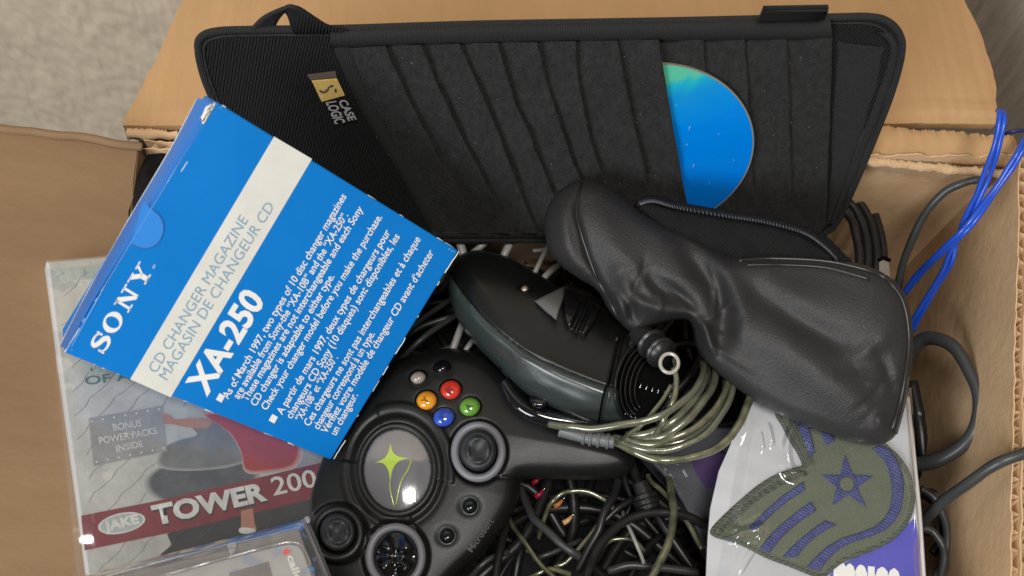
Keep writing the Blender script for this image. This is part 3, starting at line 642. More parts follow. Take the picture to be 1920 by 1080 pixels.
arch('strap_loop', [(545, 9), (562, 12), (590, 30), (620, 48), (660, 58)], [(540, 20), (546, 34), (549, 48), (556, 58), (600, 62)], .002, M['rib'])
# woven brand tag
M['tag_y'] = mat('yellow_embroidery', (.82, .52, .10), .7, var=(330, (.88, .66, .25), .2), wave=(600, .8, .0006, 10, 1))
M['tag_b'] = mat('brown_embroidery', (.16, .12, .09), .8, wave=(900, .8, .0005, 0, 1))
M['tag_w'] = mat('white_embroidery', (.55, .55, .55), .7, wave=(900, .8, .0005, 0, 1))
OP = lambda pts, h=.004: of.uvs(pts, h)
slab('brand_tag', OP([(584, 152), (631, 148), (646, 180), (603, 192)], .0026), .001, .0026, M['tag_y'], O_, bev=.0003)
slab('tag_edge', OP([(576, 141), (629, 134), (631, 146), (582, 150)], .0024), .001, .0024, M['tag_b'], O_)
flat('tag_figure', [OP(blob(p), .0028) for p in ([(599, 168), (606, 171), (613, 167), (616, 162), (618, 164), (615, 171), (608, 175), (600, 173)], [(627, 167), (631, 167), (631, 173), (628, 174)], [(619, 160), (626, 160), (624, 163), (618, 164)])], .0028, M['tag_b'], O_)
text('tag_lettering', 'CASE', of, (634, 189), (654, 227), 13, M['tag_w'], O_, h=.0045, bold=.03, up=(15, -3))
text('tag_lettering', 'LOGIC', of, (611, 192), (629, 233), 17, M['tag_w'], O_, h=.0045, bold=.03, up=(19, -3))
# ================================================================== DISC
def circ(a, b, c):
    ax, ay = a; bx, by = b; cx, cy = c; d = 2*(ax*(by-cy)+bx*(cy-ay)+cx*(ay-by))
    ux = ((ax*ax+ay*ay)*(by-cy)+(bx*bx+by*by)*(cy-ay)+(cx*cx+cy*cy)*(ay-by))/d; uy = ((ax*ax+ay*ay)*(cx-bx)+(bx*bx+by*by)*(ax-cx)+(cx*cx+cy*cy)*(bx-ax))/d
    return (ux, uy), math.hypot(ax-ux, ay-uy)
HD = .0055
dc, dr = circ(of.uv(1241, 121, HD), of.uv(1412, 275, HD), of.uv(1333, 397, HD)); print('disc radius', dr)
L0, L1 = np.array(of.uv(1241, 121, HD)), np.array(of.uv(1296, 415, HD)); ax_ = (L1-L0)/np.linalg.norm(L1-L0); perp = np.array((-ax_[1], ax_[0])); 
if perp[0] < 0: perp = -perp
mid = L0+ax_*(np.array(dc)-L0).dot(ax_)
def dh(x, y):                                                   # the disc leans: deep on the pocket side, riding over the next pockets
    s = float((np.array((x, y))-L0).dot(perp)); return .0046+.072*s if s > 0 else max(.0046+.16*s, .0004)
dM = of.M @ Matrix.Translation((dc[0], dc[1], 0))
Dsc = thing('compact_disc', 'blue compact disc standing half out of its black fabric pocket', 'disc', dM)
def disc(r0, r1, t, nr=3, n=140):
    V = []; Fc = []
    for j in range(nr+1):
        for i in range(n):
            a = 2*math.pi*i/n; r = r0+(r1-r0)*j/nr; x, y = r*math.cos(a), r*math.sin(a); V.append((x, y, dh(dc[0]+x, dc[1]+y)+t))
    for j in range(nr):
        for i in range(n): k = (i+1) % n; Fc.append((j*n+i, (j+1)*n+i, (j+1)*n+k, j*n+k))
    b = len(V); V += [(x, y, z-.0012) for x, y, z in V]; Fc += [tuple(q+b for q in f[::-1]) for f in Fc]
    for i in range(n): k = (i+1) % n; Fc.append((nr*n+i, nr*n+i+b, nr*n+k+b, nr*n+k))
    return V, Fc
def discmat():
    m = mat('iridescent_disc', (.0, .19, .72), .2, metal=.25, coat=.5, coatr=.05); nt = m.node_tree; N = nt.nodes.new; L = nt.links.new; b = nt.nodes['Principled BSDF']
    tc = N('ShaderNodeTexCoord'); g = N('ShaderNodeNewGeometry'); vt = N('ShaderNodeVectorTransform'); vt.convert_from = 'WORLD'; vt.convert_to = 'OBJECT'; L(g.outputs['Incoming'], vt.inputs[0])
    nm = N('ShaderNodeVectorMath'); nm.operation = 'SCALE'; nm.inputs['Scale'].default_value = 1/dr; L(tc.outputs['Object'], nm.inputs[0]); dt = N('ShaderNodeVectorMath'); dt.operation = 'DOT_PRODUCT'; L(vt.outputs[0], dt.inputs[0]); L(nm.outputs[0], dt.inputs[1])
    r = N('ShaderNodeValToRGB'); el = r.color_ramp.elements; R3 = np.array(of.M.to_3x3())
    def val(px, py):
        p = np.array(of.uv(px, py, HD))-np.array(dc); w = of.o+of.x*(p[0]+dc[0])+of.y*(p[1]+dc[1]); i = CP-w; i /= np.linalg.norm(i); i = R3.T@i; q = np.array((p[0], p[1], 0)); return float(i@(q/dr))
    pts = sorted([(val(1242, 122), (.10, .55, .38)), (val(1246, 131), (.01, .47, .60)), (val(1255, 155), (.0, .30, .74)), (val(1290, 220), (.0, .245, .82)), (val(1390, 330), (.0, .20, .76)), (val(1330, 395), (.0, .16, .60))]); print('disc vals', pts)
    lo, hi = pts[0][0]-.02, pts[-1][0]+.02; mr = N('ShaderNodeMapRange'); mr.inputs[1].default_value = lo; mr.inputs[2].default_value = hi
    gr = N('ShaderNodeTexGradient'); gr.gradient_type = 'RADIAL'; L(tc.outputs['Object'], gr.inputs[0]); an = N('ShaderNodeTexNoise'); an.noise_dimensions = '1D'; an.inputs['Scale'].default_value = 28; an.inputs['Detail'].default_value = 3; L(gr.outputs['Fac'], an.inputs['W'])
    ad = N('ShaderNodeMath'); ad.operation = 'MULTIPLY_ADD'; ad.inputs[1].default_value = .10; L(an.outputs[0], ad.inputs[0]); sb_ = N('ShaderNodeMath'); sb_.operation = 'SUBTRACT'; sb_.inputs[1].default_value = .05; L(dt.outputs['Value'], sb_.inputs[0]); L(sb_.outputs[0], ad.inputs[2]); L(ad.outputs[0], mr.inputs[0]); L(mr.outputs[0], r.inputs[0])
    while len(el) < len(pts): el.new(.5)
    for e, (v, c) in zip(el, pts): e.position = (v-lo)/(hi-lo); e.color = (*c, 1)
    L(r.outputs[0], b.inputs['Base Color']); return m
me_obj('data_side', *disc(.0075, dr*.985, 0), discmat(), Dsc, True).data.polygons.foreach_set('use_smooth', [False]*(140*7))
me_obj('clear_rim', *disc(dr*.985, dr, -.0001, 1), mat('clear_disc_rim', (.20, .19, .14), .1, coat=1, spec=.8), Dsc)
DI = dM.inverted() @ of.M
for (x, y, l) in ((1292, 246, 7), (1300, 316, 6), (1347, 252, 2), (1288, 275, 3), (1330, 345, 2), (1375, 300, 2), (1268, 200, 2)):
    p = [Vector((*of.uv(x+t*l*.3, y-t*l, .0062), 0)) for t in (0, 1)]; p = [Vector((q.x-dc[0], q.y-dc[1], dh(q.x, q.y)+.0003)) for q in p]; tube('lint', p, .00014, M['lint'], Dsc, 4)
# ================================================================== LEATHER POUCH
M['leather'] = mat('black_leather', (.017, .017, .018), .50, spec=.48, var=(12, (.026, .025, .025), .3), bump=(950, .6, .0005), wave=(330, .25, .0003, 35, 6))
M['leather2'] = mat('matt_black_leather', (.036, .032, .030), .6, spec=.35, var=(25, (.046, .040, .037), .3), bump=(1100, .4, .0004))
M['piping'] = mat('black_piping', (.012, .012, .013), .35)
M['zip'] = mat('zip_teeth', (.035, .038, .046), .3, spec=.7)
pf = Fr(PD(1030, 430, .428), PD(1700, 600, .398), PD(1640, 835, .388))
PO = thing('leather_pouch', 'crumpled black leather pouch with piped edge and zip lying over the cables', 'pouch', pf.M)
pb_out = [(1188, 388), (1198, 372), (1225, 366), (1270, 378), (1361, 394), (1433, 404), (1500, 422), (1545, 440), (1580, 470), (1600, 500), (1560, 525), (1400, 530), (1280, 470), (1200, 410)]
pillow('zip_panel', pb_out, pf, lambda X, Y, d: -.004+rnd(d, 26, .011)+nz2(X, Y, .03, .0015), lambda X, Y, d: .004+rnd(d, 20, .006), 4, M['rib'], PO)
def ppt(px, py, h): return (*pf.uv(px, py, h), h)
def ptube(name, pts, r, mt, seg=6): return tube(name, [ppt(x, y, h) for x, y, h in spl(pts, 8)], r, mt, PO, seg)
ptube('zip_tape', [(1195, 386, .004), (1220, 374, .006), (1270, 386, .007), (1361, 402, .007), (1433, 413, .008), (1510, 434, .008), (1560, 470, .007), (1585, 498, .005)], .0016, M['rib'])
zp = spl([(1200, 382, .010), (1225, 377, .011), (1270, 389, .012), (1361, 405, .012), (1433, 416, .013), (1505, 436, .013), (1545, 462, .012), (1568, 485, .011)], 26)
tv = [tube_data([ppt(x-1.5, y-3.6, h), ppt(x+1.5, y+3.6, h)], .00036, 5) for x, y, h in zp[::2]]
zt = me_obj('zip_teeth', *join(tv), M['zip'], PO, True); zt['kind'] = 'stuff'
p_out = [(1096, 336), (1128, 344), (1160, 364), (1202, 396), (1250, 424), (1310, 452), (1366, 478), (1430, 480), (1500, 480), (1554, 484), (1610, 494), (1645, 506), (1678, 527), (1700, 558), (1710, 605), (1712, 660), (1707, 710), (1698, 755), (1688, 795), (1674, 822), (1645, 834), (1610, 830), (1578, 821), (1530, 805), (1481, 786), (1440, 766), (1404, 744), (1368, 718), (1337, 693), (1315, 668), (1303, 642), (1297, 612), (1283, 599), (1240, 607), (1200, 622), (1178, 620), (1160, 603), (1140, 580), (1120, 545), (1085, 522), (1053, 500), (1030, 472), (1022, 440), (1022, 405), (1036, 372), (1062, 348)]
def ph(X, Y, d):
    wx = np.array([noise.noise(Vector((x*.02, y*.02, 11)))*3 for x, y in zip(X, Y)]); wy = np.array([noise.noise(Vector((x*.02, y*.02, 23)))*3 for x, y in zip(X, Y)]); X = X+wx; Y = Y+wy
    h = rnd(d, 30, .008)+rnd(d, 120, .012)
    def ridge(line, hh, w, wl=None):
        nonlocal h
        dd, s = segd(X, Y, spl(line, 6)); h = h+.88*hh*np.exp(-(dd/w)**2)*np.sin(np.pi*np.clip(s, .04, .96))**.7*np.clip(d/14, 0, 1)
    ridge([(1085, 345), (1080, 392), (1092, 445), (1117, 515), (1140, 560), (1164, 602)], -.0035, 6)
    ridge([(1062, 380), (1056, 421), (1068, 465), (1096, 515)], .0030, 13)
    ridge([(1110, 370), (1140, 440), (1170, 500), (1200, 540)], .0030, 34)
    ridge([(1160, 510), (1190, 560), (1235, 580), (1290, 588), (1318, 590)], .0065, 15)
    ridge([(1215, 500), (1240, 540), (1290, 560)], -.0035, 14)
    ridge([(1150, 545), (1165, 575), (1172, 600)], .0050, 10)
    ridge([(1182, 565), (1186, 590), (1200, 606)], -.0045, 9)
    ridge([(1270, 450), (1310, 500), (1350, 560), (1358, 610), (1345, 660)], -.0090, 22)
    ridge([(1340, 470), (1375, 540), (1390, 600), (1395, 680)], .0030, 22)
    ridge([(1298, 600), (1318, 612), (1330, 640), (1342, 672)], .0060, 9)
    ridge([(1306, 625), (1316, 655)], -.003, 5)
    ridge([(1240, 520), (1290, 565), (1316, 596)], -.0025, 9)
    ridge([(1190, 500), (1215, 545), (1255, 572)], .0020, 10)
    ridge([(1330, 500), (1342, 560), (1336, 600)], .0016, 6)
    ridge([(1380, 600), (1470, 650), (1560, 720), (1630, 785)], .0065, 42)
    ridge([(1395, 530), (1450, 570), (1530, 622), (1600, 648)], -.0055, 24)
    ridge([(1600, 690), (1650, 640), (1690, 590)], .0025, 22)
    ridge([(1640, 640), (1665, 700), (1680, 770)], -.0022, 12)
    ridge([(1560, 700), (1600, 690), (1660, 665)], -.002, 16)
    ridge([(1648, 775), (1652, 808)], .0035, 11)
    for l_, hh_, w_ in (([(1318, 600), (1345, 590), (1372, 560)], .0016, 5), ([(1322, 618), (1352, 618), (1385, 640)], -.0014, 5), ([(1336, 650), (1372, 670), (1420, 700)], .0013, 7), ([(1176, 560), (1200, 520), (1212, 480)], -.0014, 6), ([(1228, 598), (1240, 575), (1236, 545)], .0013, 5), ([(1660, 700), (1640, 740), (1600, 770)], -.0013, 7), ([(1690, 700), (1660, 720), (1625, 715)], .0012, 6)): ridge(l_, hh_, w_)
    ridge([(1440, 500), (1540, 520), (1640, 560)], -.0030, 36)
    h = h+nz2(X, Y, .010, .0014)*np.clip(d/30, 0, 1)
    return h
pillow('pouch_body', p_out, pf, ph, lambda X, Y, d: rnd(d, 40, .012), 3.0, M['leather'], PO)
def phs(pts, add=0):
    P = spl(pts, 8); po = spl(p_out, 8, True); d, _ = sdf(P.copy(), po); h = ph(P[:, 0], P[:, 1], np.maximum(d, 0)); return [ppt(p[0], p[1], float(a)+add) for p, a in zip(P, h)]
tube('seam_piping', phs([(1090, 344), (1081, 392), (1091, 443), (1116, 513), (1136, 553), (1163, 603)], .0004), .0008, M['piping'], PO, 6)
tube('edge_piping', phs([(1385, 489), (1450, 485), (1554, 491), (1640, 512), (1672, 534), (1692, 565), (1702, 610), (1703, 660), (1696, 710), (1686, 760), (1672, 805)], .0004), .0011, M['piping'], PO, 8)
tube('edge_piping', phs([(1400, 497), (1470, 497), (1554, 503), (1630, 524)], .0002), .0009, M['piping'], PO, 6)
tube('back_seam', phs([(1703, 705), (1694, 760), (1680, 812)], .0003), .0008, M['leather2'], PO, 6)
# ================================================================== GAME CONTROLLERS
M['duke'] = mat('black_controller_plastic', (.0060, .0066, .0064), .41, spec=.42, bump=(1600, .30, .0003), var=(40, (.009, .0098, .0095), .3))
M['duke_lo'] = mat('glossy_lower_shell', (.024, .032, .030), .27, spec=.6, bump=(900, .08, .0002), var=(30, (.030, .040, .037), .3))
M['gloss'] = mat('gloss_black_plastic', (.006, .006, .007), .06, spec=.7)
M['ringm'] = mat('grey_stick_ring', (.14, .14, .155), .42, spec=.5)
M['stick'] = mat('rubber_stick_cap', (.020, .021, .023), .5, bump=(900, .4, .0004))
M['well'] = mat('dark_well', (.002, .002, .002), .8, spec=.05)
gem = lambda n, c: mat(n, c, .12, spec=.6, coat=.6, coatr=.04, bump=(220, .12, .0008), var=(140, tuple(x*.75 for x in c), .25))
kf = FrZ(-.052, (745, 870), (1100, 865), .05, .03)
K1 = thing('game_controller', 'large black game controller with green star emblem and coloured buttons, facing up', 'game controller', kf.M)
k_out = [(690, 720), (735, 680), (790, 660), (850, 653), (900, 664), (935, 690), (968, 722), (1015, 752), (1070, 772), (1130, 796), (1172, 824), (1190, 856), (1182, 884), (1150, 895), (1100, 898), (1040, 896), (988, 897), (976, 905), (973, 935), (960, 965), (938, 1000), (905, 1040), (868, 1075), (835, 1110), (815, 1150), (800, 1230), (770, 1290), (720, 1300), (670, 1270), (630, 1200), (600, 1120), (580, 1050), (566, 985), (566, 930), (585, 880), (620, 810), (650, 760)]
k_pl = spl(k_out, 8, True)
JC = (745, 881)
def ell_e(X, Y, c, rx, ry, rot=0): 
    a = math.radians(rot); x = (X-c[0])*math.cos(a)+(Y-c[1])*math.sin(a); y = -(X-c[0])*math.sin(a)+(Y-c[1])*math.cos(a); return np.sqrt((x/rx)**2+(y/ry)**2)
sst = lambda x, a, b: (lambda t: t*t*(3-2*t))(np.clip((x-a)/(b-a), 0, 1))
def kh(X, Y, d=None):
    X = np.atleast_1d(np.array(X, float)); Y = np.atleast_1d(np.array(Y, float))
    if d is None: d, _ = sdf(np.stack([X, Y], 1), k_pl); d = np.maximum(d, 0)
    h = rnd(d, 28, .012)+rnd(d, 130, .008)
    e = ell_e(X, Y, JC, 74, 88); ang = np.degrees(np.arctan2(-(Y-JC[1])/88, (X-JC[0])/74))
    on = np.where((ang > -12) & (ang < 112), 1, 0)+np.where((ang < -72) | (ang > 172), 1, 0)   # raised collar, broken by two notches
    lip = sst(-e, -1.47, -1.42)*np.clip(on, 0, 1)*.0016
    h = h+lip+.0012*np.exp(-((e-1.06)/.08)**2)-.0016*sst(-e, -1.01, -.97)-.0010*np.exp(-((e-1.22)/.06)**2)
    for c, rx, ry in (((897, 848), 52, 58), ((742, 1043), 60, 66), ((634, 1000), 54, 56)): h = h-.0022*sst(-ell_e(X, Y, c, rx, ry), -1.12, -.95)
    for c in ((783, 708), (829, 690), (845, 731), (800, 751), (881, 763), (832, 783), (880, 948), (838, 1004)): h = h-.0007*np.exp(-(ell_e(X, Y, c, 22, 20)/1.0)**6)
    h = h+.0012*sst(-sided(X, Y, [(975, 890), (960, 1000), (850, 1100)])[0], -400, -2)*0
    h = h-.0016*np.exp(-(np.abs(sided(X, Y, [(905, 893), (985, 897)])[0])/3)**2)*(X > 905)*(X < 990)
    return h
pillow('shell', k_out, kf, kh, lambda X, Y, d: rnd(d, 60, .022), 3.2, M['duke'], K1, False) if False else pillow('shell', [tuple(p) for p in k_pl], kf, kh, lambda X, Y, d: rnd(d, 60, .022), 3.0, M['duke'], K1, False)
def kH(x, y): return float(kh(x, y)[0])
def kt(px, py, h): return (*kf.uv(px, py, h), h)
def ring(name, fr, c, rx, ry, h, r, mt, parent, rot=0, n=48, seg=8, a0=0, a1=360):
    P = ell(c, rx, ry, rot, n, a0, a1); return tube(name, [(*fr.uv(x, y, h), h) for x, y in P], r, mt, parent, seg, closed=(a1-a0 == 360))
# jewel
jh = kH(745, 881)
J = pillow('jewel', ell(JC, 65, 78, 0, 40), kf, lambda X, Y, d: .0007+.0026*(1-np.minimum(ell_e(X, Y, JC, 65, 78), 1)**2), lambda X, Y, d: d*0+.001, 2.6, mat('smoky_jewel', (.16, .155, .165), .12, spec=.8, metal=.35, coat=1, coatr=.03, bump=(60, .25, .0015), var=(50, (.22, .22, .23), .25), bump2=(500, .12, .0004), stretch=(30, (1, .25, 1))), K1, False, h0=jh)
ring('jewel_rim', kf, JC, 70, 83, jh+.0012, .0016, M['duke'], K1)
def star4(c, tips, k=.16, n=9):
    out = []
    for i in range(4):
        a, b = np.array(tips[i]), np.array(tips[(i+1) % 4]); c_ = np.array(c); q = k
        for j in range(n): t = j/n; out.append(tuple(c_+(a-c_)*(1-t)**q+(b-c_)*t**q))
    return out
JG = mat('green_emblem', (.34, .45, .06), .15, coat=1, coatr=.03)
def jhf(X, Y, d=None):
    e = ell_e(X, Y, JC, 65, 78); return .0007+.0026*(1-np.minimum(e, 1)**2)+.00012
pillow('star_emblem', star4((731, 861), [(733, 818), (778, 858), (732, 922), (696, 869)], 2.35, 14), kf, jhf, None, 1.3, JG, J, False, h0=jh, top=True)
for pl in ([(772, 862), (766, 880), (752, 905), (742, 945)], [(731, 905), (733, 925), (738, 948)]):
    P = spl(pl, 8); tube('emblem_leg', [(*kf.uv(x, y, jh+.0025), jh+float(jhf(np.array([x]), np.array([y]))[0])) for x, y in P], .00032, JG, J, 5)
# face buttons
for nm, c, rx, ry, col, lb, gl in (('face_button', (845, 731), 20, 18.5, (.62, .035, .018), 'red button', 'B'), ('face_button', (800, 751), 20, 18.5, (.70, .27, .015), 'orange button', 'Y'), ('face_button', (881, 763), 20.5, 18, (.12, .30, .035), 'green button', 'A'), ('face_button', (832, 783), 21, 18, (.03, .085, .50), 'blue button', 'X'), ('small_button', (784, 708), 15.5, 12.5, (.30, .26, .23), 'pale grey button', None), ('small_button', (829, 690), 14.5, 12, (.005, .005, .008), 'black button', None)):
    h = kH(*c)+.0002; cm = gem(lb.split()[0]+'_button_plastic', col)
    b = pillow(nm, ell(c, rx, ry, -15, 28), kf, lambda X, Y, d: .0012+rnd(d, rx, .0040), lambda X, Y, d: d*0+.002, 1.7, cm, K1, False, h0=h-.0010); b['label'] = lb
    ring('button_rim', kf, c, rx+1.3, ry+1.3, h-.0001, .0004, M['well'], b, -15, 32, 5)
    if gl: text('button_letter', gl, kf, (c[0]-1, c[1]+8), (c[0]+6, c[1]-2), 13, mat('letter_'+gl, tuple(x*.22 for x in col), .3, coat=1), b, h=h+.00455, bold=.02)
# thumbsticks
def thumb(c, rx, ry, lit, lb):
    h = kH(*c); R = ring('stick_ring', kf, c, rx*.9, ry*.9, h+.0032, .0019, M['ringm'] if lit else M['duke'], K1, 0, 56, 10); R['label'] = lb+' stick surround'
    pillow('stick_well', ell(c, rx*.86, ry*.86, 0, 36), kf, lambda X, Y, d: d*0, lambda X, Y, d: d*0+.0008, 3, M['well'], R, False, h0=h+.0026)
    cc = (c[0]-1, c[1]-3)
    def sh(X, Y, d):
        e = ell_e(X, Y, cc, rx*.72, ry*.72); a = np.arctan2(Y-cc[1], X-cc[0])
        return .004+rnd(d, 20, .0052)-.0018*np.exp(-(e/.35)**2)+.0006*np.exp(-((e-.55)/.12)**2)*(1+np.cos(a*4+.6))+.0003*np.cos(e*22)*(e > .6)
    s = pillow('thumbstick', ell(cc, rx*.72, ry*.72, 0, 36), kf, sh, lambda X, Y, d: d*0+.003, 1.8, M['stick'], K1, False, h0=h+.0022); s['label'] = lb+' thumbstick'
thumb((897, 847), 49, 55, True, 'upper right')
thumb((634, 1000), 47, 50, False, 'lower left')
# direction pad
dcx = (742, 1043); h = kH(*dcx)
R = ring('pad_ring', kf, dcx, 49, 55, h+.0030, .0018, M['ringm'], K1, 0, 56, 10)
pillow('pad_well', ell(dcx, 44, 50, 0, 36), kf, lambda X, Y, d: d*0, lambda X, Y, d: d*0+.0008, 3, M['well'], R, False, h0=h+.0024)
def padh(X, Y, d):  # a glossy dome with a cross pressed into it
    e = ell_e(X, Y, dcx, 42, 48); a = np.arctan2(Y-dcx[1], X-dcx[0])+.72
    return rnd(d, 30, .0052)+.0017*np.cos(a*4)*np.clip(e*1.6, 0, 1)*np.clip((1-e)*4, 0, 1)-.0012*np.exp(-(e/.22)**2)
pillow('direction_pad', ell(dcx, 43, 49, 0, 40), kf, padh, lambda X, Y, d: d*0+.002, 1.6, M['gloss'], K1, False, h0=h+.0022)
# start / back
M['emboss'] = mat('embossed_lettering', (.035, .04, .04), .35)
for c, w, a, b, in (((881, 948), 'START', (861, 941), (884, 920)), ((838, 1004), 'BACK', (818, 1000), (834, 982))):
    h = kH(*c); bb = pillow('menu_button', ell(c, 13, 14, 0, 24), kf, lambda X, Y, d: rnd(d, 11, .0028), lambda X, Y, d: d*0+.001, 1.5, M['gloss'], K1, False, h0=h+.0002)
    ring('menu_rim', kf, c, 15.5, 16.5, h+.0006, .0006, M['duke_lo'], bb, 0, 28, 6)
    text('raised_lettering', w, kf, a, b, 8, M['emboss'], K1, h=h+.0016, bold=.01)
for i_, ch_ in enumerate('Microsoft'):
    wd = [0, 1.35, 1.7, 2.5, 3.2, 4.1, 4.9, 5.8, 6.4, 7.1]; a = wd[i_]/7.1; b = (wd[i_+1]-.15)/7.1; p_ = (885+42*a, 1036-60*a); q_ = (885+42*b, 1036-60*b)
    text('raised_lettering', ch_, kf, p_, q_, 12, M['emboss'], K1, h=min(kH(p_[0]-5, p_[1]-3), kH(*p_))+.0026, bold=.01)
# ------------------------------------------------------------------ second controller, seen on its front edge
cf = FrZ(-.030, (1000, 650), (1200, 740), 0, 0)
K2 = thing('game_controller', 'black game controller lying on edge with open round accessory socket and trigger', 'game controller', cf.M)
c_out = [(840, 545), (842, 512), (856, 484), (880, 471), (911, 470), (959, 484), (1007, 512), (1055, 540), (1110, 560), (1160, 590), (1210, 610), (1255, 640), (1270, 690), (1262, 740), (1240, 775), (1205, 794), (1160, 797), (1120, 795), (1080, 785), (1030, 763), (995, 745), (959, 715), (930, 682), (893, 645), (859, 600)]
c_pl = [tuple(p) for p in spl(c_out, 8, True)]
seam = [(836, 500), (848, 522), (874, 560), (922, 611), (985, 659), (1059, 695), (1133, 724), (1180, 733)]
def ch(X, Y, d=None):
    if d is None: d, _ = sdf(np.stack([X, Y], 1), c_pl)
    d = np.maximum(d, 0); s, _ = sided(X, Y, seam)
    h = rnd(d, 85, .020)+rnd(d, 40, .008)
    h = h-.0010*np.exp(-(s/2.2)**2)+.0016*np.exp(-((s+12)/14)**2)
    h = h+.0030*np.exp(-ell_e(X, Y, (1030, 565), 60, 30, 30)**2)
    e = sst(X-.45*(Y-700), 1128, 1138); h = h-.0022*np.exp(-((X+.22*(Y-700)-1150)/4.0)**2)
    ee = ell_e(X, Y, (1210, 715), 52, 80, 14); h = h-.0090*sst(-ee, -1.0, -.93)+.0012*np.exp(-((ee-1.05)/.05)**2)
    return h
low = pillow('lower_shell', c_pl, cf, ch, lambda X, Y, d: rnd(d, 60, .020), 3.0, M['duke_lo'], K2, False)
up_poly = [tuple(p) for p in spl(seam, 8)][3:]+[(1180, 640), (1215, 612), (1160, 590), (1110, 561), (1055, 541), (1007, 513), (959, 486), (911, 473), (880, 474), (857, 487), (845, 512)]
pillow('upper_shell', up_poly, cf, lambda X, Y, d: ch(X, Y)+.0007*np.clip(d/3, 0, 1), None, 3.0, mat('black_upper_shell', (.0038, .0042, .0040), .33, spec=.42, bump=(1600, .2, .0002)), K2, False, top=True)
def cH(x, y): return float(ch(np.array([float(x)]), np.array([float(y)]))[0])
def ct(px, py, dh=0): h = cH(px, py)+dh; return (*cf.uv(px, py, h), h)
# socket end
SC_ = (1210, 715); sh = cH(*SC_)+.0090
def zsock(X, Y, d): return rnd(d, 8, .0035)
pillow('socket_collar', ell(SC_, 58, 86, 14, 48), cf, lambda X, Y, d: sh*.60+rnd(d, 9, .0042)+.004, lambda X, Y, d: d*0+.002, 2.6, M['duke'], K2, False, h0=0) if False else None
tube('socket_rim', [ct(x, y, .0002) for x, y in ell(SC_, 55, 84, 14, 60)], .0008, M['duke'], K2, 6, True)
so = pillow('socket_hole', ell(SC_, 51, 79, 14, 48), cf, lambda X, Y, d: d*0+.0006, lambda X, Y, d: d*0+.002, 3.5, M['well'], K2, False, h0=sh-.0070)
for k, (rx, ry) in enumerate(((44, 72), (37, 64), (30, 56), (23, 48))):
    ring('socket_rib', cf, (SC_[0]-1+k*2, SC_[1]+k*1), rx, ry, sh-.0010-.0012*k, .0005, M['gloss'], so, 14, 30, 6, 95, 250)
for k in range(6): 
    x, y = 1200+k*11, 722+k*3.5; hh = sh-.003
    tube('contact_pin', [(*cf.uv(x, y+5, hh), hh), (*cf.uv(x+4, y-6, hh), hh)], .00022, mat('contact_metal', (.7, .72, .75), .15, metal=1), so, 5)
for k in range(4): 
    x, y = 1172+k*9, 772+k*5; hh = sh-.003
    tube('contact_pin', [(*cf.uv(x, y+5, hh), hh), (*cf.uv(x+3, y-3, hh), hh)], .0002, bpy.data.materials['contact_metal'], so, 5)
tube('shell_joint', [ct(x, y, .0004) for x, y in spl([(1175, 618), (1152, 690), (1133, 735), (1122, 792)], 8)], .0005, M['well'], K2, 5)
# trigger bracket, trigger blade, screw
br = [(1001, 564), (1030, 550), (1058, 537), (1056, 560), (1048, 585), (1044, 602), (1022, 584)]
pillow('trigger_bracket', br, cf, lambda X, Y, d: ch(X, Y)+.001+rnd(d, 4, .003)+(X-1000)*.00009, None, 1.6, mat('grey_satin_plastic', (.09, .093, .093), .45), K2, False, top=True)
tg = [(1063, 537), (1082, 538), (1099, 543), (1120, 557), (1131, 570), (1124, 590), (1112, 612), (1100, 628), (1086, 628), (1068, 618), (1057, 600), (1055, 575), (1056, 553)]
def tgh(X, Y, d): s, _ = sided(X, Y, [(1106, 545), (1098, 580), (1078, 626)]); return ch(X, Y)+.0005+rnd(d, 8, .0055)+.0016*np.exp(-(s/3.2)**2)-.0022*np.exp(-((s-7)/3.0)**2)-.0022*np.exp(-((s+9)/4.0)**2)
pillow('trigger', tg, cf, tgh, None, 1.5, M['gloss'], K2, top=True)
for o_ in (0, 9): tube('trigger_edge', [ct(x+o_, y, .0080-.0003*o_) for x, y in spl([(1098, 553), (1093, 572), (1084, 595), (1072, 619)], 6)], .0005, M['gloss'], K2, 6)
ring('screw_boss', cf, (983, 542), 12, 11, cH(983, 542)+.0006, .0009, M['well'], K2, 0, 24, 6)
sc_ = pillow('screw', ell((984, 541), 7.5, 6.5, 0, 18), cf, lambda X, Y, d: rnd(d, 6, .0012), lambda X, Y, d: d*0, 1.4, mat('screw_metal', (.33, .27, .2), .35, metal=.8), K2, False, h0=cH(983, 542)+.0008)
for a in (0, 1): tube('screw_slot', [(*cf.uv(984-5*(1-a), 541-5*a, 0.0), cH(983, 542)+.0021), (*cf.uv(984+5*(1-a), 541+5*a, 0.0), cH(983, 542)+.0021)], .00025, M['well'], sc_, 4)
pillow('shell_stud', ell((1157, 634), 5, 7, 20, 16), cf, lambda X, Y, d: rnd(d, 5, .0022), lambda X, Y, d: d*0, 1.3, M['gloss'], K2, False, h0=cH(1157, 634))
# lower bumper and black stud
tube('lower_bumper', [(*cf.uv(x, y, .004), .004) for x, y in spl([(945, 715), (960, 742), (985, 768), (1030, 784), (1080, 792), (1125, 797)], 8)], [.0026+.0016*math.sin(i/41*math.pi) for i in range(41)], M['gloss'], K2, 10)
pillow('lower_button', [(990, 748), (1003, 740), (1022, 742), (1030, 755), (1020, 766), (1000, 764)], cf, lambda X, Y, d: rnd(d, 9, .005), lambda X, Y, d: d*0, 1.8, M['gloss'], K2, h0=.008)
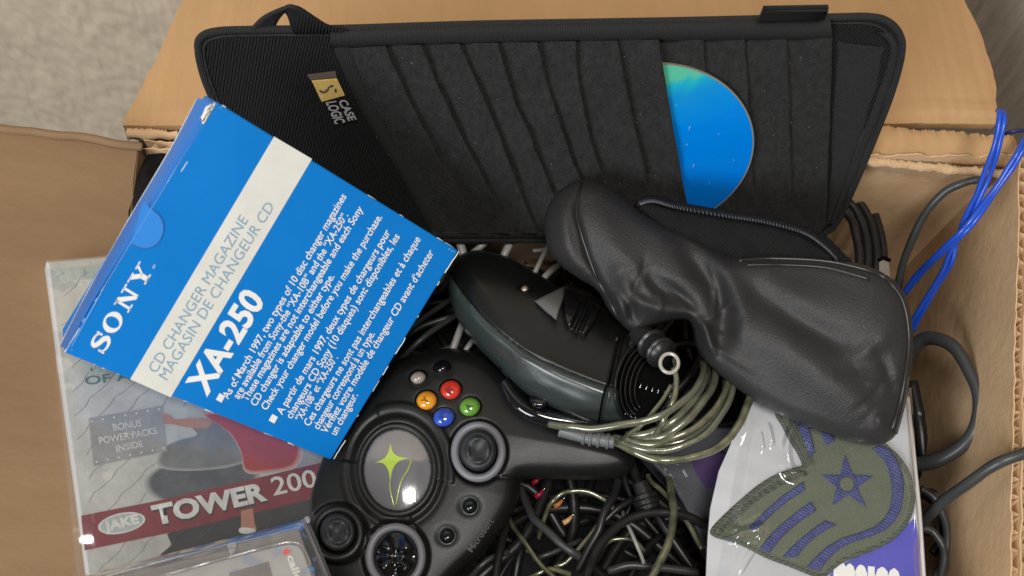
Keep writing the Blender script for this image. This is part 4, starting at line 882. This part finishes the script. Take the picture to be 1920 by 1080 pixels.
# ================================================================== PATCH IN A PLASTIC SLEEVE
M['card'] = mat('white_card', (.42, .425, .435), .55, var=(25, (.37, .375, .39), .2), wave=(26, .25, .0006, 115, .3))
M['olive'] = mat('olive_twill', (.085, .098, .060), .85, var=(90, (.105, .115, .075), .25), bump=(900, .7, .0006), wave=(280, .4, .0006, 40, 2))
M['olive_d'] = mat('dark_olive_border', (.050, .062, .043), .8, var=(150, (.09, .10, .075), .25), wave=(270, .6, .0012, 80, 3))
M['navy'] = mat('navy_embroidery', (.026, .032, .125), .7, var=(220, (.065, .075, .22), .22), wave=(250, .55, .0012, 120, 2.5), bump=(1300, .6, .0005))
M['print_blue'] = mat('violet_blue_print', (.045, .042, .33), .45, var=(40, (.065, .06, .38), .2))
qf = FrZ(-.022, (1330, 1000), (1700, 1000), .02, .03)
Q = thing('packaged_patch', 'olive embroidered rank patch with navy star on white card in a clear sleeve', 'patch', qf.M)
QP = lambda pts, h=0: qf.uvs(pts, h)
slab('backing_card', QP([(1414, 738), (1560, 700), (1698, 740), (1706, 790), (1718, 920), (1731, 1080), (1745, 1240), (1325, 1240), (1324, 1080), (1327, 1010), (1332, 953), (1348, 883), (1385, 800)]), -.0012, 0, M['card'], Q)
flat('printed_corner', [QP([(1560, 1068), (1590, 1052), (1640, 1028), (1700, 985), (1716, 970), (1722, 1010), (1733, 1240), (1500, 1240)], .0002)], .0002, M['print_blue'], Q)
text('print_lettering', 'ma\u0131ce', qf, (1563, 1136), (1694, 1150), 84, M['white'], Q, h=.0004, bold=.075, up=(0, -108))
po_ = [(1338, 993), (1372, 958), (1413, 922), (1440, 903), (1467, 889), (1495, 880), (1509, 874), (1500, 850), (1484, 824), (1472, 800), (1458, 768), (1500, 740), (1560, 745), (1630, 790), (1657, 833), (1683, 858), (1703, 890), (1711, 925), (1706, 962), (1690, 990), (1662, 1015), (1613, 1037), (1580, 1050), (1560, 1064), (1543, 1079), (1525, 1076), (1480, 1058), (1440, 1043), (1390, 1018), (1362, 1009), (1342, 1003)]
pillow('patch_base', [tuple(p) for p in spl(po_, 5, True)], qf, lambda X, Y, d: rnd(d, 6, .0016)-.0006*np.exp(-((d-9)/1.8)**2)+.0001, lambda X, Y, d: d*0, 2.4, M['olive'], Q, False, h0=.0003)
bo_ = spl(po_, 5, True); tube('stitched_border', [(*qf.uv(x, y, .0012), .0012) for x, y in bo_], .0011, M['olive_d'], Q, 7, True)
for off in (7, 13):
    L_ = [(1345+off*.4, 990+off*.9), (1375+off*.4, 958+off*.9), (1415+off*.4, 924+off*.9), (1465+off*.4, 893+off*.9), (1508+off*.3, 878+off*.9)]
    tube('stitched_border', [(*qf.uv(x, y, .0019), .0019) for x, y in spl(L_, 8)], .0007, M['olive_d'], Q, 6)
    L_ = [(1463+off, 772), (1478+off, 800), (1490+off, 826), (1506+off, 852), (1513+off, 872)]
    tube('stitched_border', [(*qf.uv(x, y, .0019), .0019) for x, y in spl(L_, 8)], .0007, M['olive_d'], Q, 6)
def emb(name, pts, hh=.0017, lab=None):
    return pillow(name, [(1280+x/3, 720+y/3) for x, y in pts], qf, lambda X, Y, d: rnd(d, 4, hh)+.0002*np.sin(X*.9+Y*.4), lambda X, Y, d: d*0+.001, 1.7, M['navy'], Q, False, h0=.0015)
emb('navy_stripe', [(368, 806), (450, 722), (560, 625), (682, 542), (690, 600), (600, 655), (520, 720), (455, 785), (400, 835)])
emb('navy_stripe', [(428, 925), (500, 835), (560, 780), (640, 715), (722, 658), (757, 712), (690, 755), (620, 808), (560, 865), (492, 950)])
emb('navy_stripe', [(558, 972), (600, 925), (650, 878), (720, 820), (800, 763), (872, 792), (800, 830), (740, 868), (690, 915), (640, 980)])
emb('navy_border', [(690, 1035), (725, 990), (765, 950), (820, 905), (900, 862), (990, 835), (1080, 800), (1130, 755), (1162, 700), (1176, 620), (1170, 540), (1152, 470), (1128, 425), (1060, 362), (1110, 340), (1160, 362), (1200, 415), (1232, 480), (1248, 560), (1244, 640), (1226, 720), (1192, 780), (1140, 825), (1060, 860), (960, 892), (890, 925), (850, 960), (810, 1005), (775, 1050)])
emb('navy_stripe', [(615, 150), (680, 150), (700, 205), (724, 280), (750, 385), (712, 418), (690, 350), (660, 270), (630, 205)])
emb('navy_stripe', [(750, 180), (810, 200), (845, 290), (862, 322), (805, 348), (785, 300)])
def star5(c, R, r, pts=None):
    out = []
    for k in range(5):
        out.append(pts[k]); a = np.array(pts[k]); b = np.array(pts[(k+1) % 5]); m = (a+b)/2-np.array(c); out.append(tuple(np.array(c)+m/np.linalg.norm(m)*r))
    return out
st = star5((925, 560), 170, 66, [(911, 382), (1082, 516), (1042, 705), (836, 692), (768, 508)]); emb('navy_star', st, .0013)
pillow('star_center', ell((1280+925/3, 720+562/3), 15, 15, 0, 24), qf, lambda X, Y, d: rnd(d, 5, .0008), lambda X, Y, d: d*0+.001, 1.7, M['olive'], Q, False, h0=.0026)
tube('center_ring', [(*qf.uv(x, y, .0032), .0032) for x, y in ell((1588.3, 907.3), 16.5, 17, 0, 30)], .0005, M['navy'], Q, 6, True)
filmmat(bpy.data.materials.new('sleeve_film') if False else M['film'])
M['sleeve'] = bpy.data.materials.new('sleeve_film'); M['sleeve'].use_nodes = True; filmmat(M['sleeve'], .13, rough=.10, haze=.018)
wrinkled('clear_sleeve', [(1405, 728), (1708, 728), (1742, 1240), (1316, 1240)], qf, .0050, .0008, 60, M['sleeve'], Q, 120, 150, seed=2, ridges=[
 ([(1457, 764), (1474, 782), (1483, 798), (1474, 820), (1468, 845), (1472, 872), (1488, 898)], .0034, .0018), ([(1465, 886), (1478, 894), (1492, 892)], .003, .002),
 ([(1345, 1018), (1380, 1006), (1410, 998), (1428, 985)], .0036, .0026), ([(1416, 998), (1419, 1012), (1406, 1034), (1388, 1062), (1374, 1090)], .002, .0015),
 ([(1406, 748), (1395, 800), (1372, 850), (1345, 915), (1332, 960), (1328, 1020), (1326, 1080)], .0025, .0018), ([(1434, 800), (1438, 822), (1442, 842)], .002, .0012), ([(1420, 815), (1424, 850)], .0015, .001),
 ([(1690, 880), (1706, 950), (1716, 1020)], .0025, .0018)])
tube('sleeve_edge', [(*qf.uv(x, y, .001), .001) for x, y in spl([(1702, 745), (1710, 820), (1716, 880), (1724, 960), (1732, 1080), (1743, 1240)], 8)], .0009, mat('sleeve_weld', (.50, .47, .45), .15, coat=1), Q, 6)
# ================================================================== DARK HANDHELD UNIT
M['unit'] = mat('slate_plastic', (.028, .030, .038), .45, bump=(900, .3, .0003), var=(25, (.036, .038, .046), .3))
uf = FrZ(-.055, (1212, 862), (1290, 960), .05, 0)
U = thing('remote_control', 'slate black remote control with tiny white markings and purple window under the green cable', 'remote control', uf.M)
slab('body', uf.uvs([(1204, 846), (1290, 800), (1400, 800), (1412, 1010), (1350, 1080), (1312, 1010), (1288, 960), (1262, 911)]), -.016, 0, M['unit'], U, bev=.0015, segs=3)
slab('purple_window', uf.uvs([(1296, 866), (1330, 846), (1362, 850), (1362, 905), (1340, 913), (1322, 914), (1310, 895)], .001), .0002, .0012, mat('purple_window_glass', (.045, .025, .075), .18, coat=1), U, bev=.0004)
for c, w, l in (((1248, 881), 2.2, 6), ((1259, 895), 2.4, 14), ((1285, 889), 2.4, 17), ((1271, 872), 1.2, 5), ((1314, 869), 2, 5)):
    a = 1.05; d = np.array((math.cos(a), math.sin(a))); n_ = np.array((-d[1], d[0])); c = np.array(c)
    for k in range(max(1, int(l/3))): cc = c+d*(k*3-l/2+1); flat('key_marking', [uf.uvs([cc-n_*w-d*.8, cc+n_*w-d*.8, cc+n_*w+d*.8, cc-n_*w+d*.8], .0004)], .0004, M['silvercard'], U)
# ================================================================== CABLES
M['cab_black'] = mat('black_cable', (.013, .013, .0135), .38, bump=(700, .1, .0003))
M['cab_grey'] = mat('dark_grey_cable', (.032, .035, .036), .36, bump=(500, .12, .0003), var=(40, (.042, .045, .046), .3))
M['cab_pale'] = mat('pale_grey_cable', (.20, .19, .185), .35, var=(60, (.30, .285, .27), .3))
M['cab_blue'] = mat('blue_wire_insulation', (.012, .065, .44), .3, spec=.5, coat=.1)
M['cab_dblue'] = mat('navy_wire_insulation', (.012, .022, .12), .35)
def clearcable():
    m = mat('translucent_green_cable', (.135, .145, .052), .2, spec=.7, metal=.4, trans=.0, coat=1, coatr=.05, bump=(500, .12, .0004)); nt = m.node_tree; N = nt.nodes.new; L = nt.links.new; b = nt.nodes['Principled BSDF']
    tc = N('ShaderNodeTexCoord'); n = N('ShaderNodeTexNoise'); n.inputs['Scale'].default_value = 160; n.inputs['Detail'].default_value = 3; L(tc.outputs['Object'], n.inputs[0])
    r = N('ShaderNodeValToRGB'); e = r.color_ramp.elements; e[0].position = .3; e[0].color = (.075, .076, .045, 1); e[1].position = .75; e[1].color = (.23, .225, .14, 1); x = e.new(.5); x.color = (.14, .14, .085, 1)
    L(n.outputs[0], r.inputs[0]); L(r.outputs[0], b.inputs['Base Color']); return m
M['cab_clear'] = clearcable()
CN = 'cables tangled in the box'
def cable(pts, r, mt, label, group=CN, cat='cable', n=8, name='cable', seg=10):
    W_ = [PZ(x, y, z) for x, y, z in pts]; P = spl(W_, n); sd_ = abs(hash(label)) % 997 if False else sum(map(ord, label)) % 997
    P = P+np.array([[noise.noise(Vector((i*.11, sd_, k)))*.0009 for k in range(3)] for i in range(len(P))])
    if not hasattr(r, '__len__'): r = [r*(1+.12*noise.noise(Vector((i*.16, sd_, 9)))) for i in range(len(P))]
    o = tube(name, P-P[0], r, M[mt], None, seg, M=Matrix.Translation(P[0])); return tag(o, label, cat, group)
R4 = lambda px: px/4000
M['cab_silver'] = mat('silvery_olive_cable', (.10, .105, .075), .22, spec=.7, metal=.45, var=(190, (.20, .20, .14), .25), bump=(420, .2, .0004), coat=1, coatr=.05)
# coiled breakaway lead
GC = 'loops of the coiled translucent controller lead'
coil = [
 ([(1120, 812, -.018), (1161, 832, -.014), (1200, 853, -.010), (1253, 862, -.008), (1313, 853, -.007), (1363, 826, -.007), (1396, 776, -.008), (1412, 730, -.012), (1420, 690, -.02)], 6.8, 'cab_clear', 'outermost loop of the coiled translucent olive lead, over the card'),
 ([(1150, 824, -.014), (1205, 842, -.008), (1265, 840, -.005), (1320, 815, -.004), (1357, 772, -.005), (1375, 728, -.010), (1380, 690, -.016)], 5.6, 'cab_silver', 'second loop from outside of the coiled translucent lead'),
 ([(1165, 822, -.012), (1225, 832, -.006), (1286, 812, -.002), (1327, 781, -.002), (1354, 746, -.005), (1363, 719, -.010), (1366, 680, -.016)], 5.2, 'cab_clear', 'third loop from outside of the coiled translucent lead'),
 ([(1190, 824, -.012), (1245, 817, -.004), (1290, 785, -.001), (1323, 748, -.003), (1340, 712, -.009), (1342, 670, -.016)], 6.6, 'cab_silver', 'thick middle loop of the coiled translucent lead'),
 ([(1175, 815, -.013), (1215, 812, -.008), (1260, 790, -.003), (1300, 752, -.003), (1318, 715, -.008), (1320, 680, -.015)], 6.4, 'cab_silver', 'inner loop of the coiled translucent lead'),
 ([(1030, 795, -.010), (1070, 800, -.004), (1120, 802, .000), (1179, 796, .004), (1238, 778, .007), (1286, 748, .006), (1313, 715, .001), (1322, 680, -.012)], 6.0, 'cab_silver', 'dark greenish lead crossing in front of the round socket'),
 ([(1160, 828, -.016), (1215, 836, -.012), (1280, 826, -.009), (1330, 796, -.009), (1352, 758, -.010), (1362, 722, -.014), (1360, 690, -.02)], 6.2, 'cab_silver', 'silvery loop lying under its neighbours in the middle of the coil'),
 ([(1150, 820, -.020), (1210, 826, -.016), (1262, 808, -.012), (1305, 772, -.011), (1330, 730, -.013), (1334, 690, -.02)], 6.4, 'cab_silver', 'lowest silvery loop at the inside of the coil'),
 ([(1262, 690, .006), (1268, 716, .006), (1262, 750, .006), (1245, 785, .003), (1236, 806, -.002), (1215, 828, -.010)], 4.6, 'cab_clear', 'thin translucent lead hanging from the clear ring'),
 ([(1258, 722, .004), (1240, 752, .004), (1210, 790, .003), (1180, 815, -.004), (1160, 826, -.012)], 3.6, 'cab_clear', 'thin translucent lead slanting down left from the ring'),
]
for p, w, m_, lb in coil: cable(p, R4(w*1.08), m_, lb, GC, 'cable')
cc = PZ(1255, 681, .010); ringo = tube('clear_ring', [np.array(p)-cc for p in [PZ(x, y, .010) for x, y in ell((1255, 681), 17, 18, 0, 30)]], .00085, mat('clear_ring_plastic', (.62, .58, .50), .12, trans=.5, coat=1), None, 8, True, M=Matrix.Translation(cc)); tag(ringo, 'small clear ring at the end of the translucent lead', 'ring')
# grey strain relief sleeves
def sleeve(pts, r, nrib, mt, label, name='strain_relief'):
    W_ = [PZ(*p) for p in pts]; P = spl(W_, 8); o = thing(name, label, 'connector', Matrix.Translation(P[0])); tube('sleeve', P-P[0], [r*(.86+.14*(i/len(P))) for i in range(len(P))], mt, o, 14)
    for k in range(nrib):
        i = int((.55+.4*k/max(nrib-1, 1))*(len(P)-2)); t = P[i+1]-P[i]; t /= np.linalg.norm(t); tube('rib', [P[i]-P[0]-t*.0006, P[i]-P[0]+t*.0006], r*1.22, mt, o, 14)
    return o
sleeve([(1048, 808, -.012), (1080, 816, -.012), (1112, 823, -.011), (1152, 829, -.010)], .0029, 4, mat('grey_rubber', (.10, .11, .11), .4), 'grey ribbed rubber sleeve where the coiled lead begins')
sleeve([(1196, 622, -.006), (1222, 645, .000), (1243, 664, .006)], .0060, 2, M['cab_black'], 'dark round plug boot under the leather pouch by the ring', 'plug_boot')
sleeve([(1200, 905, -.05), (1210, 930, -.05), (1218, 955, -.05)], .0045, 5, M['cab_black'], 'black ribbed plug end among the cables at the bottom', 'plug_boot')
# bottom centre tangle, each lead one can follow
for p, w, m_, lb in [
 ([(1010, 1010, -.075), (1025, 960, -.065), (1040, 936, -.060), (1065, 922, -.058), (1100, 922, -.058), (1135, 938, -.058), (1150, 955, -.06)], 4.5, 'cab_clear', 'arched translucent olive lead below the controller handle'),
 ([(975, 915, -.07), (990, 950, -.062), (1005, 975, -.056), (1040, 1010, -.052), (1075, 1037, -.052), (1110, 1056, -.058)], 8, 'cab_grey', 'thick charcoal lead slanting down right from the controller edge'),
 ([(950, 965, -.07), (962, 987, -.062), (985, 1020, -.055), (1020, 1062, -.052), (1050, 1095, -.05)], 4.4, 'cab_clear', 'bright olive lead running from controller edge to the frame bottom'),
 ([(955, 970, -.07), (947, 992, -.062), (937, 1032, -.056), (928, 1090, -.052)], 8, 'cab_black', 'glossy black lead dropping beside the controller corner'),
 ([(1092, 1110, -.03), (1100, 1080, -.034), (1110, 1052, -.038), (1130, 1015, -.042), (1175, 975, -.046), (1230, 960, -.048), (1280, 966, -.050), (1330, 990, -.055)], 8.5, 'cab_black', 'thick black lead curving up right across the other leads'),
 ([(1250, 880, -.060), (1257, 920, -.050), (1263, 960, -.044), (1255, 1015, -.040), (1230, 1065, -.038), (1205, 1110, -.036)], 7.5, 'cab_clear', 'broad olive lead bending down beside the remote control'),
 ([(1168, 960, -.06), (1175, 980, -.05), (1192, 1015, -.045), (1205, 1057, -.048)], 3.6, 'cab_pale', 'short pale thin lead between the black leads'),
 ([(1215, 890, -.06), (1230, 910, -.055), (1255, 937, -.053), (1285, 975, -.052), (1318, 1030, -.050)], 5, 'cab_clear', 'olive lead running under the remote control edge'),
 ([(1115, 1045, -.065), (1130, 1025, -.06), (1152, 1011, -.058), (1185, 1014, -.058), (1210, 1030, -.062)], 4, 'cab_clear', 'small pale olive arc near the frame bottom'),
 ([(1030, 1072, -.06), (1045, 1062, -.056), (1070, 1045, -.055), (1117, 990, -.055), (1140, 950, -.058)], 4.6, 'cab_clear', 'olive lead rising from lower left into the black leads'),
 ([(1000, 1050, -.07), (1020, 1042, -.066), (1055, 1028, -.066), (1090, 1010, -.07)], 5.5, 'cab_grey', 'short charcoal lead behind the crossing olive leads'),
 ([(985, 1085, -.06), (1005, 1077, -.056), (1035, 1068, -.056), (1070, 1075, -.058)], 5, 'cab_clear', 'olive lead lying flat along the frame bottom'),
 ([(1160, 900, -.055), (1150, 930, -.050), (1130, 975, -.048), (1115, 1010, -.049), (1080, 1070, -.055)], 8, 'cab_black', 'black lead crossing in front of the arched olive lead'),
 ([(880, 1085, -.07), (900, 1062, -.066), (925, 1045, -.066), (950, 1035, -.07)], 6, 'cab_grey', 'charcoal lead under the lower controller lobe'),
 ([(1140, 1070, -.06), (1180, 1060, -.058), (1240, 1064, -.058), (1310, 1075, -.06)], 8, 'cab_grey', 'charcoal lead lying across the frame bottom'),
 ([(1195, 930, -.062), (1160, 952, -.060), (1120, 990, -.062), (1098, 1030, -.066)], 6.5, 'cab_black', 'matt black lead under the crossing ones')]:
    cable(p, R4(w), m_, lb)
# gap beside the second controller
GP2 = 'pale wires behind the second controller'
for k, (p, w) in enumerate([([(842, 415, -.06), (862, 455, -.055), (878, 510, -.06)], 6.5), ([(870, 485, -.06), (905, 458, -.055), (945, 430, -.06)], 5.5), ([(930, 510, -.06), (953, 462, -.055), (978, 418, -.06)], 6.5), ([(983, 550, -.055), (1008, 500, -.05), (1034, 448, -.055)], 4.2), ([(996, 560, -.055), (1026, 515, -.05), (1068, 478, -.055)], 5), ([(832, 700, -.06), (856, 635, -.052), (884, 570, -.06)], 5.6), ([(848, 690, -.06), (880, 646, -.054), (925, 596, -.06)], 4), ([(1000, 470, -.06), (1040, 470, -.055), (1060, 500, -.06)], 3.5)]):
    cable(p, R4(w*1.35), 'cab_pale', ['pale wire nearest the blue carton corner', 'pale wire slanting up right under the organiser edge', 'wide pale wire behind the top of the controller', 'thin bright wire beside the leather pouch seam', 'pale wire touching the pouch, lowest of that gap', 'pale wire between the two controllers', 'thin pale wire just right of its thicker neighbour between the controllers', 'slim pale wire tucked beneath the pouch bulb'][k], GP2, 'wire', name='wire')
for k, (a, b) in enumerate([((735, 690), (850, 590)), ((730, 660), (840, 560)), ((760, 700), (850, 650)), ((745, 640), (830, 600))]):
    cable([(a[0]-10, a[1]+12, -.07), ((a[0]+b[0])/2, (a[1]+b[1])/2-6, -.058-.004*k), (b[0]+15, b[1]-4, -.07)], R4(6.5), 'cab_grey', ['lowest', 'highest', 'shortest', 'middle'][k]+' charcoal lead in the gap right of the blue carton')
# small bright plugs deep in the tangle
for (x, y, z), c, lb in (((1060, 981, -.07), (.62, .36, .16), 'tiny tan plug tip deep among the cables'), ((1043, 950, -.075), (.5, .18, .05), 'tiny orange plug tip under the arched lead'), ((1002, 906, -.08), (.35, .01, .03), 'tiny red plug under the controller handle'), ((1007, 932, -.08), (.32, .01, .03), 'tiny red plug tip below the other red plug')):
    p = PZ(x, y, z); o = thing('plug', lb, 'plug', Matrix.Translation(p)); mm = mat('plug_'+lb.split()[1], c, .35)
    tube('plug_body', [np.array((-.001, 0, 0)), np.array((.0012, .0012, .0005)), np.array((.003, .003, .001))], [.0014, .0012, .0008], mm, o, 10); tube('plug_pin', [np.array((.003, .003, .001)), np.array((.0045, .0047, .0012))], .0005, bpy.data.materials['contact_metal'], o, 8)
# right side: coiled black lead, charcoal cables, blue wires
for k, (rx, ry, z) in enumerate(((82, 128, -.050), (66, 112, -.044), (50, 96, -.040), (96, 142, -.062))):
    P = ell((1560, 478), rx, ry, 0, 30, -105, 100); cable([(x, y, z) for x, y in P], R4(9), 'cab_black', ['second', 'third', 'innermost', 'outermost'][k]+' turn of the coiled black lead right of the organiser', 'turns of the coiled black lead', n=2)
cable([(1690, 640, -.075), (1684, 560, -.058), (1692, 500, -.045), (1722, 420, -.028), (1768, 363, -.012), (1812, 341, -.004), (1838, 338, -.003), (1850, 345, -.02)], R4(8.2), 'cab_grey', 'charcoal cable arching up to the box rim corner', cat='cable')
for off, sgn in ((-4, 0), (4.5, 1)):
    lb = 'left' if sgn == 0 else 'right'
    cable([(1875+off, 207, .034), (1878+off*1.1, 222, .037), (1868+off*1.2, 275, .030), (1846+off*1.2, 340, .016), (1822+off, 392, .004), (1797+off*.8, 444, -.010), (1783+off*.8, 480, -.018), (1767+off, 516, -.027), (1731+off, 575, -.042), (1708+off, 620, -.055)], R4(4.8), 'cab_blue', lb+' wire of the blue pair hooking over the rim', 'blue wires', 'wire', name='wire')
    cable([(1945+off, 235, .02), (1918+off, 275, .022), (1898+off, 309, .018), (1860+off, 363, .010), (1813+off, 428, .003), (1758+off, 478, -.016), (1725+off*.6, 512, -.030), (1696+off*.3, 550, -.045)], R4(5.0), 'cab_blue', lb+' wire of the blue pair running out past the frame edge', 'blue wires', 'wire', name='wire')
cable([(1870, 262, -.02), (1895, 248, -.012), (1945, 240, -.01)], R4(4), 'cab_dblue', 'navy wire lying behind the rim, upper one', 'navy wires behind the rim', 'wire', name='wire')
cable([(1880, 310, -.02), (1905, 300, -.012), (1945, 290, -.01)], R4(4), 'cab_dblue', 'navy wire lying behind the rim, lower one', 'navy wires behind the rim', 'wire', name='wire')
cable([(1690, 700, -.07), (1712, 655, -.055), (1742, 634, -.045), (1786, 650, -.035), (1820, 700, -.030), (1835, 757, -.030), (1822, 812, -.034), (1785, 850, -.042), (1735, 868, -.052), (1680, 872, -.065)], [R4(12.5+2*math.sin(i*.12)) for i in range(73)], 'cab_grey', 'thick dark cable loop standing against the right wall', cat='cable')
cable([(1690, 1010, -.060), (1725, 982, -.040), (1765, 943, -.024), (1820, 902, -.006), (1872, 868, .006), (1935, 846, .010)], R4(9.5), 'cab_grey', 'charcoal cable rising over the right rim', cat='cable')
for k, (c, rx, ry, a0, a1, z) in enumerate((((1722, 985), 50, 58, -110, 60, -.06), ((1716, 1010), 60, 95, -80, 90, -.052), ((1740, 960), 30, 38, -140, 120, -.068), ((1730, 1050), 40, 60, -100, 80, -.05))):
    cable([(x, y, z) for x, y in ell(c, rx, ry, 0, 26, a0, a1)], R4(8), 'cab_grey' if k % 2 else 'cab_black', ['upper', 'widest', 'smallest', 'lowest'][k]+' loop of dark cable in the lower right corner', 'dark loops in the lower right', n=2)
# metal clip standing by the pouch
cl = thing('metal_clip', 'small bent pale metal clip standing behind the pouch edge', 'clip', Matrix.Translation(PZ(1658, 520, -.02)))
c0 = PZ(1658, 520, -.02); q = [PZ(1649, 523, -.02), PZ(1648, 488, -.012), PZ(1666, 487, -.012), PZ(1669, 521, -.02)]
me_obj('blade', [p-c0 for p in q]+[p-c0-CZ*.001 for p in q], [(0, 1, 2, 3), (7, 6, 5, 4), (0, 4, 5, 1), (1, 5, 6, 2), (2, 6, 7, 3), (3, 7, 4, 0)], mat('clip_metal', (.40, .38, .35), .3, metal=.6), cl)
tube('clip_bend', [PZ(1646, 489, -.012)-c0, PZ(1657, 483, -.010)-c0, PZ(1668, 488, -.012)-c0], .0010, M['well'], cl, 6)
# everything below that nobody could count
def tangle():
    rr = random.Random(5); parts = []
    for k in range(230):
        x, y, z = rr.uniform(-.17, .22), rr.uniform(-.14, .06), rr.uniform(-.20, -.085); a = rr.uniform(0, 6.28); P = []
        for i in range(7): 
            P.append((min(max(x, -.165), .215), min(max(y, -.145), .062), min(z, -.082))); a += rr.uniform(-.9, .9); x += .035*math.cos(a); y += .035*math.sin(a); z += rr.uniform(-.012, .012)
        parts.append(tube_data(spl(P, 5), rr.choice((.002, .0026, .0032)), 7))
    return join(parts)
tg_ = me_obj('cable_tangle', *tangle(), M['cab_black'], None, True); tag(tg_, 'dark mass of tangled cables filling the box below everything', 'cable tangle', kind='stuff')
underlay = me_obj('dark_fill_sheet', [], [], M['well']) if False else None
def filler():  # added dark sheet that blackens the box interior beneath the cables
    V = []; Fc = []; n = 50
    for j in range(n+1):
        for i in range(n+1):
            u, v = i/n, j/n; x = -.178+u*.398; y = -.15+v*.215; V.append((x, y, -.135+.02*noise.noise(Vector((x*14, y*14, 3)))+.008*noise.noise(Vector((x*45, y*45, 8)))))
    for j in range(n):
        for i in range(n): a = j*(n+1)+i; Fc.append((a, a+1, a+n+2, a+n+1))
    return V, Fc
clo = me_obj('dark_fill_sheet', *filler(), mat('fill_black', (.007, .007, .009), .9, bump=(900, .5, .0005)), None, True); tag(clo, 'black cloth bag added to darken the bottom under the cables', 'filler')
